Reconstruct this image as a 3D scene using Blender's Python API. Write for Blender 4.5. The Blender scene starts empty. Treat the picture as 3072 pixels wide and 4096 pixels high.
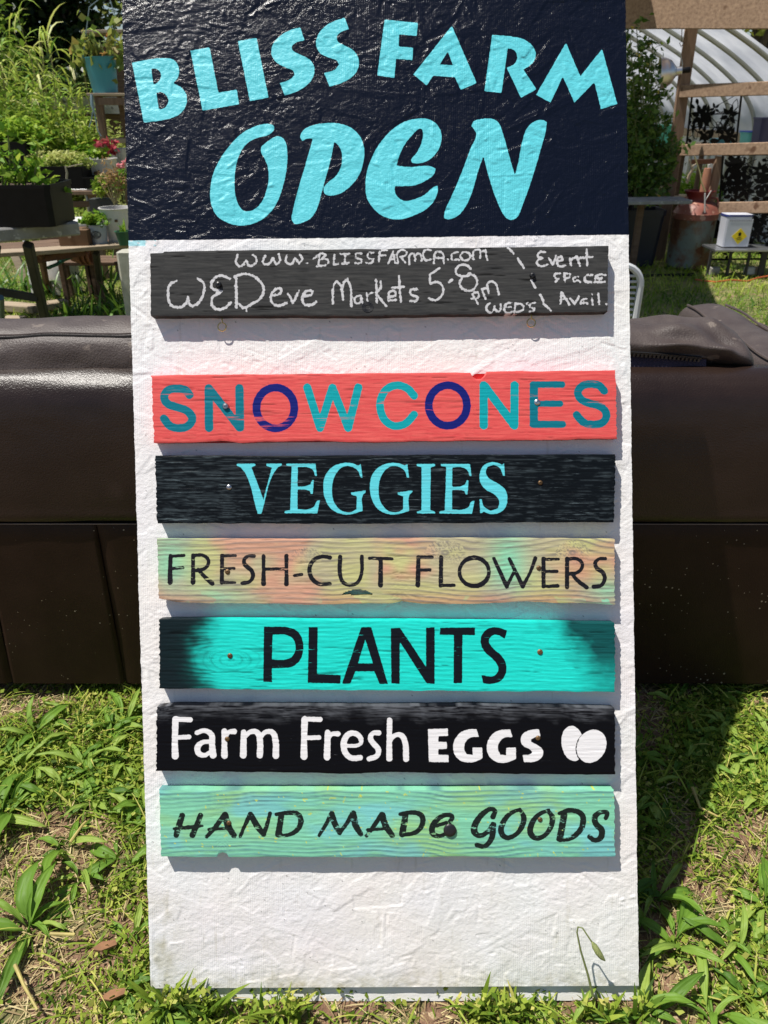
import bpy, math, random
import numpy as np
from mathutils import Vector, Matrix
rng = np.random.default_rng(7)
random.seed(7)
sc = bpy.context.scene
COL = sc.collection

# ---------------------------------------------------------------- camera
F = 3077.0
PITCH = math.radians(28.0)
CAMH = 1.27
CP, SP = math.cos(PITCH), math.sin(PITCH)
cam_d = bpy.data.cameras.new('camera')
cam = bpy.data.objects.new('camera', cam_d)
COL.objects.link(cam)
cam.location = (0, 0, CAMH)
cam.rotation_euler = (math.pi / 2 - PITCH, 0, 0)
cam_d.sensor_fit = 'VERTICAL'
cam_d.sensor_height = 36.0
cam_d.sensor_width = 27.0
cam_d.lens = F / 4096 * 36.0
cam_d.clip_start = 0.05
cam_d.clip_end = 400
cam_d.dof.use_dof = True
cam_d.dof.focus_distance = 1.28
cam_d.dof.aperture_fstop = 11.0
sc.camera = cam

# ---------------------------------------------------------------- light
SUNV = np.array([0.385, 0.055, -1.0])            # direction the light travels
SUNV = SUNV / np.linalg.norm(SUNV)
world = bpy.data.worlds.new('World')
sc.world = world
world.use_nodes = True
wn = world.node_tree.nodes
bg = wn['Background']
sky = wn.new('ShaderNodeTexSky')
sky.sky_type = 'NISHITA'
sky.sun_disc = False
sky.sun_elevation = math.asin(-SUNV[2])
sky.sun_rotation = math.atan2(-SUNV[0], -SUNV[1])
sky.altitude = 200
sky.dust_density = 1.0
world.node_tree.links.new(sky.outputs[0], bg.inputs[0])
bg.inputs[1].default_value = 0.068
sun_d = bpy.data.lights.new('sun', 'SUN')
sun_d.energy = 4.5
sun_d.angle = math.radians(0.53)
sun_d.color = (1.0, 0.955, 0.885)
sun = bpy.data.objects.new('sun', sun_d)
COL.objects.link(sun)
sun.rotation_euler = Vector(SUNV).to_track_quat('-Z', 'Y').to_euler()
sc.view_settings.view_transform = 'Standard'
sc.view_settings.look = 'None'
sc.view_settings.gamma = 1
sc.view_settings.use_curve_mapping = False
sc.view_settings.exposure = 0.36

# ---------------------------------------------------------------- projection helpers (the camera sits at x=0,y=0 and looks along +y)
def ray(px, py):
    x = (np.asarray(px, float) - 1536) / F
    y = (2048 - np.asarray(py, float)) / F
    return x, CP + y * SP, -SP + y * CP

def P(px, py, D):
    """the point of the vertical plane y=D seen at a photo position"""
    x, y, z = ray(px, py)
    s = D / y
    return np.array([x * s, D, CAMH + z * s])

def G(px, py, z0=0.0):
    """the point of the ground seen at a photo position"""
    x, y, z = ray(px, py)
    s = (z0 - CAMH) / z
    return np.array([x * s, y * s, z0])

LEAN = math.radians(26.5)
BN = np.array([0, -math.cos(LEAN), math.sin(LEAN)])
B0 = np.array([0, 0.7205, 0.0])

def onboard(px, py, off):
    """a point on the leaning sign's face plane raised by off metres"""
    x, y, z = ray(px, py)
    den = y * BN[1] + z * BN[2]
    num = off - ((0 - B0[1]) * BN[1] + (CAMH - B0[2]) * BN[2])
    s = num / den
    return np.stack([x * s, y * s, CAMH + z * s], -1)

# ---------------------------------------------------------------- object helpers
ORG = {}
def thing(name, label, cat, loc=(0, 0, 0), group=None):
    o = bpy.data.objects.new(name, None)
    COL.objects.link(o)
    o.empty_display_size = 0.1
    o.location = [float(v) for v in loc]
    o['label'] = label
    o['category'] = cat
    if group: o['group'] = group
    ORG[o.name] = np.array(loc, float)
    return o

def tag(o, label=None, cat=None, group=None, kind=None):
    if label: o['label'] = label
    if cat: o['category'] = cat
    if group: o['group'] = group
    if kind: o['kind'] = kind
    return o

def link(name, me, mat, parent):
    o = bpy.data.objects.new(name, me)
    COL.objects.link(o)
    if mat is not None and len(me.materials) == 0: me.materials.append(mat)
    if parent is not None:
        o.parent = parent
        ORG[o.name] = ORG[parent.name]
    else:
        ORG[o.name] = np.zeros(3)
    return o

def fast(name, V, Fc, mat, parent=None, attrs=None, smooth=False):
    V = np.asarray(V, float)
    if parent is not None: V = V - ORG[parent.name]
    Fc = np.asarray(Fc, np.int32)
    m, k = Fc.shape
    me = bpy.data.meshes.new(name)
    me.vertices.add(len(V)); me.vertices.foreach_set('co', V.astype(np.float32).ravel())
    me.loops.add(m * k); me.loops.foreach_set('vertex_index', Fc.ravel())
    me.polygons.add(m); me.polygons.foreach_set('loop_start', np.arange(0, m * k, k, dtype=np.int32))
    if smooth: me.polygons.foreach_set('use_smooth', np.ones(m, bool))
    me.update(calc_edges=True)
    for a, d in (attrs or {}).items():
        d = np.asarray(d, np.float32)
        if d.ndim == 2:
            at = me.attributes.new(a, 'FLOAT_COLOR', 'POINT')
            dd = np.ones((len(V), 4), np.float32); dd[:, :3] = d[:, :3]
            at.data.foreach_set('color', dd.ravel())
        else:
            at = me.attributes.new(a, 'FLOAT', 'POINT')
            at.data.foreach_set('value', d)
    return link(name, me, mat, parent)

class MB:
    def __init__(s): s.v = []; s.f = []
    def add(s, V, Fc):
        b = len(s.v)
        s.v += [tuple(map(float, p)) for p in V]
        s.f += [tuple(int(i) + b for i in q) for q in Fc]
    def box(s, c, size, rz=0.0, R=None):
        c = np.array(c, float); h = np.array(size, float) / 2
        pts = np.array([[x, y, z] for x in (-1, 1) for y in (-1, 1) for z in (-1, 1)]) * h
        if R is None:
            a = math.cos(rz); b = math.sin(rz)
            R = np.array([[a, -b, 0], [b, a, 0], [0, 0, 1]])
        s.add(pts @ np.array(R).T + c, [(0, 1, 3, 2), (4, 6, 7, 5), (0, 4, 5, 1), (2, 3, 7, 6), (0, 2, 6, 4), (1, 5, 7, 3)])
    def beam(s, a, b, w, t, up=(0, 0, 1), n=1, wob=0.0):
        """rectangular bar from a to b, w wide (sideways), t thick along up; small chamfers"""
        a = np.array(a, float); b = np.array(b, float)
        d = b - a; L = np.linalg.norm(d); d /= L
        up = np.array(up, float)
        sd = np.cross(d, up); sd /= np.linalg.norm(sd)
        u = np.cross(sd, d)
        c = min(w, t) * 0.12
        ring = [(-w/2+c, -t/2), (w/2-c, -t/2), (w/2, -t/2+c), (w/2, t/2-c), (w/2-c, t/2), (-w/2+c, t/2), (-w/2, t/2-c), (-w/2, -t/2+c)]
        V = []
        for i in range(n + 1):
            o = a + d * L * i / n + (sd * random.uniform(-wob, wob) + u * random.uniform(-wob, wob))
            V += [o + sd * x + u * y for x, y in ring]
        Fc = []
        for i in range(n):
            for j in range(8):
                k = (j + 1) % 8
                Fc.append((i*8+j, i*8+k, (i+1)*8+k, (i+1)*8+j))
        Fc.append(tuple(range(7, -1, -1))); Fc.append(tuple(range(n*8, n*8+8)))
        s.add(V, Fc)
    def tube(s, pts, r, seg=6, cap=True):
        pts = [np.array(p, float) for p in pts]
        n = len(pts)
        rr = r if hasattr(r, '__len__') else [r] * n
        V = []; prev = np.array([0.31, 0.17, 0.93])
        for i, p in enumerate(pts):
            t = pts[min(i+1, n-1)] - pts[max(i-1, 0)]
            t = t / (np.linalg.norm(t) + 1e-9)
            a = prev - t * prev.dot(t)
            if np.linalg.norm(a) < 1e-3: a = np.array([1, 0, 0]) - t * t[0]
            a /= np.linalg.norm(a); prev = a
            b = np.cross(t, a)
            V += [p + rr[i] * (a * math.cos(2*math.pi*j/seg) + b * math.sin(2*math.pi*j/seg)) for j in range(seg)]
        Fc = [(i*seg+j, i*seg+(j+1) % seg, (i+1)*seg+(j+1) % seg, (i+1)*seg+j) for i in range(n-1) for j in range(seg)]
        if cap:
            Fc.append(tuple(range(seg-1, -1, -1))); Fc.append(tuple(range((n-1)*seg, n*seg)))
        s.add(V, Fc)
    def lathe(s, c, prof, seg=24, axis=None, sq=0.0, rx=1.0, ry=1.0):
        """profile of (radius, height) turned about an upright axis (or the given one)"""
        c = np.array(c, float)
        if axis is None: ex, ey, ez = np.eye(3)
        else:
            ez = np.array(axis, float); ez /= np.linalg.norm(ez)
            ex = np.cross(ez, [0.1, 0.2, 1.0]); ex /= np.linalg.norm(ex); ey = np.cross(ez, ex)
        V = []
        for r, h in prof:
            for j in range(seg):
                t = 2*math.pi*(j+0.5)/seg
                ct, st = math.cos(t), math.sin(t)
                if sq > 0:
                    k = 1.0 / (abs(ct)**(2+sq*8) + abs(st)**(2+sq*8)) ** (1.0/(2+sq*8))
                    ct, st = ct*k, st*k
                V.append(c + ex*r*ct*rx + ey*r*st*ry + ez*h)
        n = len(prof)
        Fc = [(i*seg+j, i*seg+(j+1) % seg, (i+1)*seg+(j+1) % seg, (i+1)*seg+j) for i in range(n-1) for j in range(seg)]
        if prof[0][0] > 1e-4: Fc.append(tuple(range(seg-1, -1, -1)))
        if prof[-1][0] > 1e-4: Fc.append(tuple(range((n-1)*seg, n*seg)))
        s.add(V, Fc)
    def build(s, name, mat, parent=None, smooth=False, label=None, kind=None):
        V = np.array(s.v)
        if parent is not None: V = V - ORG[parent.name]
        me = bpy.data.meshes.new(name)
        me.from_pydata(V.tolist(), [], s.f)
        if smooth:
            me.polygons.foreach_set('use_smooth', [True]*len(me.polygons))
            try: me.set_sharp_from_angle(angle=math.radians(42))
            except Exception: pass
        o = link(name, me, mat, parent)
        if label: o['label'] = label
        if kind: o['kind'] = kind
        return o

# ---------------------------------------------------------------- value noise in numpy
def vnoise(x, y, seed=0):
    r = np.random.default_rng(seed).random((257, 257))
    xi = np.floor(x).astype(int); yi = np.floor(y).astype(int)
    fx = x - xi; fy = y - yi
    fx = fx*fx*(3-2*fx); fy = fy*fy*(3-2*fy)
    xi %= 256; yi %= 256
    return (r[xi, yi]*(1-fx)*(1-fy) + r[xi+1, yi]*fx*(1-fy) + r[xi, yi+1]*(1-fx)*fy + r[xi+1, yi+1]*fx*fy)*2-1
def fbm(x, y, seed=0, o=4):
    s = 0; a = 1; t = 0
    for i in range(o):
        s = s + a*vnoise(x*2**i, y*2**i, seed+i); t += a; a *= .5
    return s/t

# ---------------------------------------------------------------- materials
def srgb(r, g, b):
    f = lambda c: (c/255/12.92) if c/255 <= .04045 else ((c/255+.055)/1.055)**2.4
    return (f(r), f(g), f(b))

def newmat(name):
    m = bpy.data.materials.new(name); m.use_nodes = True
    nt = m.node_tree
    return m, nt, nt.nodes, nt.links, nt.nodes['Principled BSDF']

def mat(name, c1, c2=None, scale=6, rough=.6, bump=0.0, bscale=80, metal=0.0, stretch=(1, 1, 1), lo=.35, hi=.65,
        spec=.5, spots=None, detail=5, bdist=.002):
    m, nt, N, L, b = newmat(name)
    tc = N.new('ShaderNodeTexCoord'); mp = N.new('ShaderNodeMapping')
    mp.inputs['Scale'].default_value = stretch
    L.new(tc.outputs['Object'], mp.inputs[0])
    if c2 is None: c2 = tuple(v*.75 for v in c1)
    n = N.new('ShaderNodeTexNoise'); n.inputs['Scale'].default_value = scale; n.inputs['Detail'].default_value = detail
    n.inputs['Roughness'].default_value = .62
    L.new(mp.outputs[0], n.inputs[0])
    r = N.new('ShaderNodeValToRGB')
    r.color_ramp.elements[0].position = lo; r.color_ramp.elements[0].color = (*c1, 1)
    r.color_ramp.elements[1].position = hi; r.color_ramp.elements[1].color = (*c2, 1)
    L.new(n.outputs[0], r.inputs[0])
    out = r.outputs[0]
    if spots:
        for (sc_, th, colr) in spots:
            n2 = N.new('ShaderNodeTexNoise'); n2.inputs['Scale'].default_value = sc_; n2.inputs['Detail'].default_value = 3
            L.new(tc.outputs['Object'], n2.inputs[0])
            mr = N.new('ShaderNodeMapRange'); mr.inputs[1].default_value = th; mr.inputs[2].default_value = th+.04
            L.new(n2.outputs[0], mr.inputs[0])
            mx = N.new('ShaderNodeMix'); mx.data_type = 'RGBA'
            L.new(mr.outputs[0], mx.inputs[0]); L.new(out, mx.inputs[6]); mx.inputs[7].default_value = (*colr, 1)
            out = mx.outputs[2]
    L.new(out, b.inputs['Base Color'])
    b.inputs['Roughness'].default_value = rough
    b.inputs['Metallic'].default_value = metal
    b.inputs['Specular IOR Level'].default_value = spec
    if bump > 0:
        n3 = N.new('ShaderNodeTexNoise'); n3.inputs['Scale'].default_value = bscale; n3.inputs['Detail'].default_value = 4
        L.new(mp.outputs[0], n3.inputs[0])
        bp = N.new('ShaderNodeBump'); bp.inputs['Strength'].default_value = bump; bp.inputs['Distance'].default_value = bdist
        L.new(n3.outputs[0], bp.inputs['Height']); L.new(bp.outputs[0], b.inputs['Normal'])
    return m

def leafmat(name, cols, trans=.35, rough=.45, spec=.35):
    """leaf colour picked by the per-leaf 'tone' attribute; part of the light passes through"""
    m, nt, N, L, b = newmat(name)
    at = N.new('ShaderNodeAttribute'); at.attribute_name = 'tone'
    r = N.new('ShaderNodeValToRGB')
    while len(r.color_ramp.elements) < len(cols): r.color_ramp.elements.new(.5)
    for i, c in enumerate(cols):
        r.color_ramp.elements[i].position = i/(len(cols)-1); r.color_ramp.elements[i].color = (*c, 1)
    L.new(at.outputs['Fac'], r.inputs[0])
    L.new(r.outputs[0], b.inputs['Base Color'])
    b.inputs['Roughness'].default_value = rough
    b.inputs['Specular IOR Level'].default_value = spec
    if trans > 0:
        t = N.new('ShaderNodeBsdfTranslucent')
        hs = N.new('ShaderNodeHueSaturation'); hs.inputs['Value'].default_value = 1.25; hs.inputs['Hue'].default_value = .485
        L.new(r.outputs[0], hs.inputs['Color']); L.new(hs.outputs[0], t.inputs[0])
        mx = N.new('ShaderNodeMixShader'); mx.inputs[0].default_value = trans
        L.new(b.outputs[0], mx.inputs[1]); L.new(t.outputs[0], mx.inputs[2])
        L.new(mx.outputs[0], N['Material Output'].inputs[0])
    return m

def paintmat(name, inks, rough=.5, wear=.0, wscale=(6, 90, 90), ribs=0.0, bump=.35, bscale=(20, 160, 160), chalk=False, spec=.5, bdist=.0006, wcol=None, speck=0):
    """base colour from the 'col' attribute; each ink is flat lettering cut out by its signed distance attribute (photo px)"""
    m, nt, N, L, b = newmat(name)
    tc = N.new('ShaderNodeTexCoord')
    a0 = N.new('ShaderNodeAttribute'); a0.attribute_name = 'col'
    out = a0.outputs['Color']
    rv = N.new('ShaderNodeValue'); rv.outputs[0].default_value = rough
    rout = rv.outputs[0]
    mp = N.new('ShaderNodeMapping'); mp.inputs['Scale'].default_value = wscale
    L.new(tc.outputs['Object'], mp.inputs[0])
    wn_ = N.new('ShaderNodeTexNoise'); wn_.inputs['Scale'].default_value = 1.0; wn_.inputs['Detail'].default_value = 6; wn_.inputs['Roughness'].default_value = .7
    L.new(mp.outputs[0], wn_.inputs[0])
    jn = N.new('ShaderNodeTexNoise'); jn.inputs['Scale'].default_value = 260; jn.inputs['Detail'].default_value = 3
    L.new(tc.outputs['Object'], jn.inputs[0])
    js = N.new('ShaderNodeMath'); js.operation = 'MULTIPLY_ADD'; js.inputs[1].default_value = 4.6 if not chalk else 13.0; js.inputs[2].default_value = -2.3 if not chalk else -7.2
    L.new(jn.outputs[0], js.inputs[0])
    for (an, c, rg) in inks:
        a = N.new('ShaderNodeAttribute'); a.attribute_name = an
        ad = N.new('ShaderNodeMath'); ad.operation = 'ADD'
        L.new(a.outputs['Fac'], ad.inputs[0]); L.new(js.outputs[0], ad.inputs[1])
        mr = N.new('ShaderNodeMapRange'); mr.inputs[1].default_value = -.8; mr.inputs[2].default_value = .8
        L.new(ad.outputs[0], mr.inputs[0])
        fac = mr.outputs[0]
        if wear > 0:
            w = N.new('ShaderNodeMapRange'); w.inputs[1].default_value = .5+wear; w.inputs[2].default_value = .56+wear
            w.inputs[3].default_value = 1; w.inputs[4].default_value = .1
            L.new(wn_.outputs[0], w.inputs[0])
            mu = N.new('ShaderNodeMath'); mu.operation = 'MULTIPLY'
            L.new(fac, mu.inputs[0]); L.new(w.outputs[0], mu.inputs[1]); fac = mu.outputs[0]
        mx = N.new('ShaderNodeMix'); mx.data_type = 'RGBA'
        L.new(fac, mx.inputs[0]); L.new(out, mx.inputs[6]); mx.inputs[7].default_value = (*c, 1)
        out = mx.outputs[2]
        mf = N.new('ShaderNodeMix'); mf.data_type = 'FLOAT'
        L.new(fac, mf.inputs[0]); L.new(rout, mf.inputs[2]); mf.inputs[3].default_value = rg
        rout = mf.outputs[0]
    if wcol:  # dark grain lines on tinted slats, painted grain highlights on black ones
        w = N.new('ShaderNodeMapRange'); w.inputs[1].default_value = wcol[0]; w.inputs[2].default_value = wcol[0]+.07
        w.inputs[4].default_value = wcol[2]
        mp2 = N.new('ShaderNodeMapping'); mp2.inputs['Scale'].default_value = wcol[3]; mp2.inputs['Location'].default_value = (3.1, 1.7, .4)
        L.new(tc.outputs['Object'], mp2.inputs[0])
        n2 = N.new('ShaderNodeTexNoise'); n2.inputs['Scale'].default_value = 1; n2.inputs['Detail'].default_value = 6; n2.inputs['Roughness'].default_value = .7
        L.new(mp2.outputs[0], n2.inputs[0]); L.new(n2.outputs[0], w.inputs[0])
        mx = N.new('ShaderNodeMix'); mx.data_type = 'RGBA'
        L.new(w.outputs[0], mx.inputs[0]); L.new(out, mx.inputs[6]); mx.inputs[7].default_value = (*wcol[1], 1)
        out = mx.outputs[2]
    L.new(out, b.inputs['Base Color']); L.new(rout, b.inputs['Roughness'])
    b.inputs['Specular IOR Level'].default_value = spec
    mb = N.new('ShaderNodeMapping'); mb.inputs['Scale'].default_value = bscale
    L.new(tc.outputs['Object'], mb.inputs[0])
    bn = N.new('ShaderNodeTexNoise'); bn.inputs['Scale'].default_value = 1; bn.inputs['Detail'].default_value = 6; bn.inputs['Roughness'].default_value = .65
    L.new(mb.outputs[0], bn.inputs[0])
    h = bn.outputs[0]
    if ribs > 0:
        wv = N.new('ShaderNodeTexWave'); wv.wave_type = 'BANDS'; wv.bands_direction = 'X'
        wv.inputs['Scale'].default_value = 92; wv.inputs['Distortion'].default_value = .5; wv.inputs['Detail'].default_value = 1
        L.new(tc.outputs['Object'], wv.inputs[0])
        pn = N.new('ShaderNodeTexNoise'); pn.inputs['Scale'].default_value = 9; pn.inputs['Detail'].default_value = 2
        L.new(tc.outputs['Object'], pn.inputs[0])
        pm = N.new('ShaderNodeMapRange'); pm.inputs[1].default_value = .4; pm.inputs[2].default_value = .62; pm.inputs[4].default_value = ribs
        L.new(pn.outputs[0], pm.inputs[0])
        ma = N.new('ShaderNodeMath'); ma.operation = 'MULTIPLY'
        L.new(wv.outputs['Fac'], ma.inputs[0]); L.new(pm.outputs[0], ma.inputs[1])
        ad = N.new('ShaderNodeMath'); ad.operation = 'ADD'
        L.new(h, ad.inputs[0]); L.new(ma.outputs[0], ad.inputs[1]); h = ad.outputs[0]
    bp = N.new('ShaderNodeBump'); bp.inputs['Strength'].default_value = bump; bp.inputs['Distance'].default_value = bdist
    L.new(h, bp.inputs['Height']); L.new(bp.outputs[0], b.inputs['Normal'])
    return m

WOODN = dict(scale=3, stretch=(1, 1, 1), rough=.75, bump=.6, bscale=30)
def wood(name, c1, c2, axis='x', rough=.75, spots=None):
    st = {'x': (3, 30, 30), 'y': (30, 3, 30), 'z': (30, 30, 3)}[axis]
    return mat(name, c1, c2, scale=1.6, stretch=st, rough=rough, bump=.6, bscale=2.2, lo=.3, hi=.72, spots=spots)

# ---------------------------------------------------------------- ground
m_soil = mat('bare_brown_soil', (.15, .08, .048), (.30, .18, .11), scale=45, rough=.95, bump=1.0, bscale=160, lo=.3, hi=.7, bdist=.01,
             spots=[(11, .55, (.17, .16, .06)), (70, .61, (.46, .35, .21))])
m_turf = mat('grass_covered_soil', (.13, .15, .04), (.27, .23, .10), scale=5, rough=.95, bump=1.0, bscale=60, bdist=.01,
             spots=[(9, .6, (.25, .17, .1)), (70, .62, (.3, .25, .12))])
xs = np.unique(np.concatenate([np.linspace(-1.3, 1.3, 105), np.linspace(-6, 6, 49), np.linspace(-60, 60, 13)]))
ys = np.unique(np.concatenate([np.linspace(-.2, 1.9, 85), np.linspace(1.9, 14, 49), np.linspace(-40, 110, 16)]))
gx, gy = np.meshgrid(xs, ys, indexing='ij')
near = np.exp(-(np.maximum(np.abs(gy-.9)-.9, 0)/.3)**2) * np.exp(-(np.maximum(np.abs(gx)-1.1, 0)/.3)**2)
gz = (fbm(gx*9, gy*9, 3)*.010 + fbm(gx*30, gy*30, 5)*.005)*near - .004 + fbm(gx*.8, gy*.8, 9)*.0 
gz = gz - .01
ni, nj = gx.shape
idx = np.arange(ni*nj).reshape(ni, nj)
Q = np.stack([idx[:-1, :-1], idx[1:, :-1], idx[1:, 1:], idx[:-1, 1:]], -1).reshape(-1, 4)
cen = np.stack([gx[:-1, :-1], gy[:-1, :-1]], -1).reshape(-1, 2)
g = fast('ground', np.stack([gx, gy, gz], -1).reshape(-1, 3), Q, m_soil, smooth=True)
g.data.materials.append(m_turf)
g.data.polygons.foreach_set('material_index', (cen[:, 1] > 1.9).astype(np.int32))
tag(g, kind='structure')

# ================================================================ THE SIGN
# outlines of the lettering, traced as curves in photo pixels
CR = {'A': (480, 0, .61483), 'B': (1480, 0, .63894), 'C': (520, 940, .61483), 'D': (1500, 940, .62688), 'E': (540, 1440, .60277),
      'F': (1540, 1440, .60277), 'G': (560, 2100, .60277), 'H': (1540, 2100, .60277), 'I': (580, 2780, .60277), 'J': (1540, 2780, .61483)}
def cv(c, pts):
    ox, oy, s = CR[c]
    a = np.array(pts, float)
    return np.stack([ox + a[:, 0]*s, oy + a[:, 1]*s], -1)
def hermite(p, closed, ang=48, n=7):
    p = np.array(p, float); N = len(p)
    segs = range(N if closed else N-1)
    d = {i: p[(i+1) % N]-p[i] for i in segs}
    u = {i: d[i]/(np.linalg.norm(d[i])+1e-9) for i in segs}
    def tan(i, seg):
        a = (i-1) % N; b = i % N
        if a not in u or b not in u: return u[seg]
        if not closed and (i == 0 or i == N-1): return u[seg]
        if u[a].dot(u[b]) < math.cos(math.radians(ang)): return u[seg]
        t = u[a]+u[b]; return t/np.linalg.norm(t)
    out = []
    for i in segs:
        l = np.linalg.norm(d[i]); t0 = tan(i, i)*l; t1 = tan((i+1) % N if closed else i+1, i)*l
        for k in range(n):
            s = k/n
            out.append((2*s**3-3*s**2+1)*p[i] + (s**3-2*s**2+s)*t0 + (-2*s**3+3*s**2)*p[(i+1) % N] + (s**3-s**2)*t1)
    if not closed: out.append(p[-1])
    return np.array(out)
def segdist(X, Y, a, b, ra=0.0, rb=0.0):
    d = b-a; l2 = d.dot(d)+1e-9
    t = np.clip(((X-a[0])*d[0]+(Y-a[1])*d[1])/l2, 0, 1)
    return np.hypot(X-a[0]-t*d[0], Y-a[1]-t*d[1]) - (ra+(rb-ra)*t)
def ink_add(field, X, Y, shape):
    kind, pts, r = shape
    if kind == 'poly':
        loops = [hermite(q, True, r) for q in pts]
        al = np.concatenate(loops); m = 14
    else:
        q = hermite(pts, False, 100, 6)
        rad = np.interp(np.linspace(0, 1, len(q)), np.linspace(0, 1, len(r)), r) if hasattr(r, '__len__') else np.full(len(q), r)
        al = q; m = 14+rad.max()
    sel = (X > al[:, 0].min()-m) & (X < al[:, 0].max()+m) & (Y > al[:, 1].min()-m) & (Y < al[:, 1].max()+m)
    if not sel.any(): return
    x = X[sel]; y = Y[sel]
    if kind == 'poly':
        dist = np.full(x.shape, 1e9); ins = np.zeros(x.shape, bool)
        for lp in loops:
            for i in range(len(lp)):
                a = lp[i]; b = lp[(i+1) % len(lp)]
                dist = np.minimum(dist, segdist(x, y, a, b))
                c = ((a[1] > y) != (b[1] > y))
                ins ^= c & (x < (b[0]-a[0])*(y-a[1])/(b[1]-a[1]+1e-12)+a[0])
        v = np.where(ins, dist, -dist)
    else:
        dist = np.full(x.shape, 1e9)
        for i in range(len(q)-1): dist = np.minimum(dist, segdist(x, y, q[i], q[i+1], rad[i], rad[i+1]))
        v = -dist
    field[sel] = np.maximum(field[sel], v)
def PL(c, *loops, ang=48): return ('poly', [cv(c, l) for l in loops], ang)
def ST(c, pts, r):
    s = CR[c][2]
    return ('st', cv(c, pts), [v*s for v in r] if hasattr(r, '__len__') else r*s)
def ell(cx, cy, a, b, rot=0, n=20):
    t = np.linspace(0, 2*math.pi, n, endpoint=False); c, s = math.cos(rot), math.sin(rot)
    x = a*np.cos(t); y = b*np.sin(t)
    return [(cx+c*i-s*j, cy+s*i+c*j) for i, j in zip(x, y)]

T_HEAD = [
 PL('A', [(78,408),(200,385),(290,378),(350,390),(382,440),(378,500),(345,543),(400,570),(434,625),(427,690),(390,740),(320,772),(155,798)],
    [(203,447),(232,447),(258,462),(267,490),(258,520),(240,540),(218,552)], [(237,603),(272,600),(305,625),(316,655),(302,690),(283,706),(252,712)], ang=62),
 PL('A', [(458,330),(583,308),(640,603),(760,583),(774,678),(537,720)]),
 PL('A', [(767,268),(888,246),(966,634),(845,658)]),
 PL('A', [(1173,178),(1200,262),(1150,275),(1120,298),(1122,326),(1165,352),(1230,385),(1262,430),(1260,490),(1220,550),(1150,595),(1072,622),(1040,540),(1100,520),(1135,490),(1128,462),(1080,440),(1012,400),(985,350),(995,290),(1040,235),(1110,195)], ang=58),
 PL('A', [(1462,115),(1490,190),(1440,207),(1412,235),(1414,265),(1455,293),(1520,330),(1551,380),(1550,440),(1510,500),(1440,540),(1363,563),(1328,475),(1395,455),(1424,420),(1412,395),(1368,378),(1302,345),(1275,290),(1287,230),(1330,175),(1400,135)], ang=58),
 PL('B', [(92,123),(300,143),(292,225),(182,215),(180,292),(270,298),(265,376),(163,368),(152,488),(45,472)]),
 PL('B', [(512,162),(668,520),(568,562),(532,483),(395,475),(355,535),(272,466)], [(487,322),(520,408),(437,403)]),
 PL('B', [(765,218),(880,228),(960,245),(1015,285),(1037,330),(1030,375),(1000,410),(960,435),(1042,558),(945,612),(856,423),(890,410),(915,385),(920,345),(900,312),(862,302),(823,582),(716,570)]),
 PL('B', [(1227,268),(1317,478),(1453,307),(1548,650),(1446,683),(1405,513),(1280,642),(1207,478),(1130,642),(1040,593)]),
 PL('A', [(1003,825),(985,810),(930,808),(860,830),(790,870),(720,940),(660,1020),(610,1120),(588,1220),(590,1310),(620,1390),(680,1440),(780,1467),(880,1450),(960,1400),(1020,1320),(1060,1210),(1085,1090),(1088,980),(1075,920),(1045,890),(1010,890),(960,920),(920,958),(918,990),(940,1030),(962,1090),(968,1160),(955,1230),(930,1300),(890,1350),(840,1375),(800,1368),(765,1320),(748,1250),(745,1170),(755,1080),(780,1000),(830,930),(900,895),(960,880),(998,850)], ang=75),
 PL('A', [(1173,890),(1190,850),(1240,820),(1320,803),(1420,803),(1500,830),(1560,885),(1587,960),(1585,1040),(1560,1130),(1510,1200),(1440,1255),(1380,1272),(1335,1262),(1325,1230),(1350,1190),(1400,1150),(1435,1090),(1445,1020),(1435,970),(1410,935),(1393,925),(1370,1040),(1320,1220),(1278,1365),(1240,1420),(1180,1450),(1140,1457),(1118,1430),(1125,1370),(1160,1230),(1210,1060),(1255,900),(1215,903),(1185,917)], ang=75),
 PL('B', [(300,742),(360,745),(415,775),(445,830),(445,890),(420,950),(370,1000),(310,1022),(262,1020),(258,1000),(290,960),(320,900),(332,840),(328,808),(310,805),(270,840),(220,900),(185,970),(165,1037),(240,1045),(370,1040),(412,1055),(400,1090),(350,1130),(280,1160),(220,1165),(155,1165),(155,1195),(175,1235),(215,1257),(270,1250),(340,1220),(400,1170),(423,1160),(425,1190),(405,1250),(350,1310),(270,1350),(200,1372),(130,1370),(60,1340),(10,1290),(-15,1250),(-28,1180),(-20,1080),(10,990),(60,900),(130,820),(210,765)], ang=60),
 PL('B', [(635,790),(650,760),(700,745),(770,745),(805,770),(830,830),(870,970),(907,1100),(930,1010),(955,880),(985,800),(1030,760),(1085,752),(1107,765),(1100,820),(1070,930),(1020,1100),(960,1270),(915,1365),(880,1377),(850,1360),(800,1270),(745,1110),(710,975),(680,1060),(640,1200),(600,1290),(550,1350),(490,1373),(462,1365),(470,1320),(510,1230),(570,1090),(630,930),(665,840),(655,815)], ang=65),
]
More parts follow.
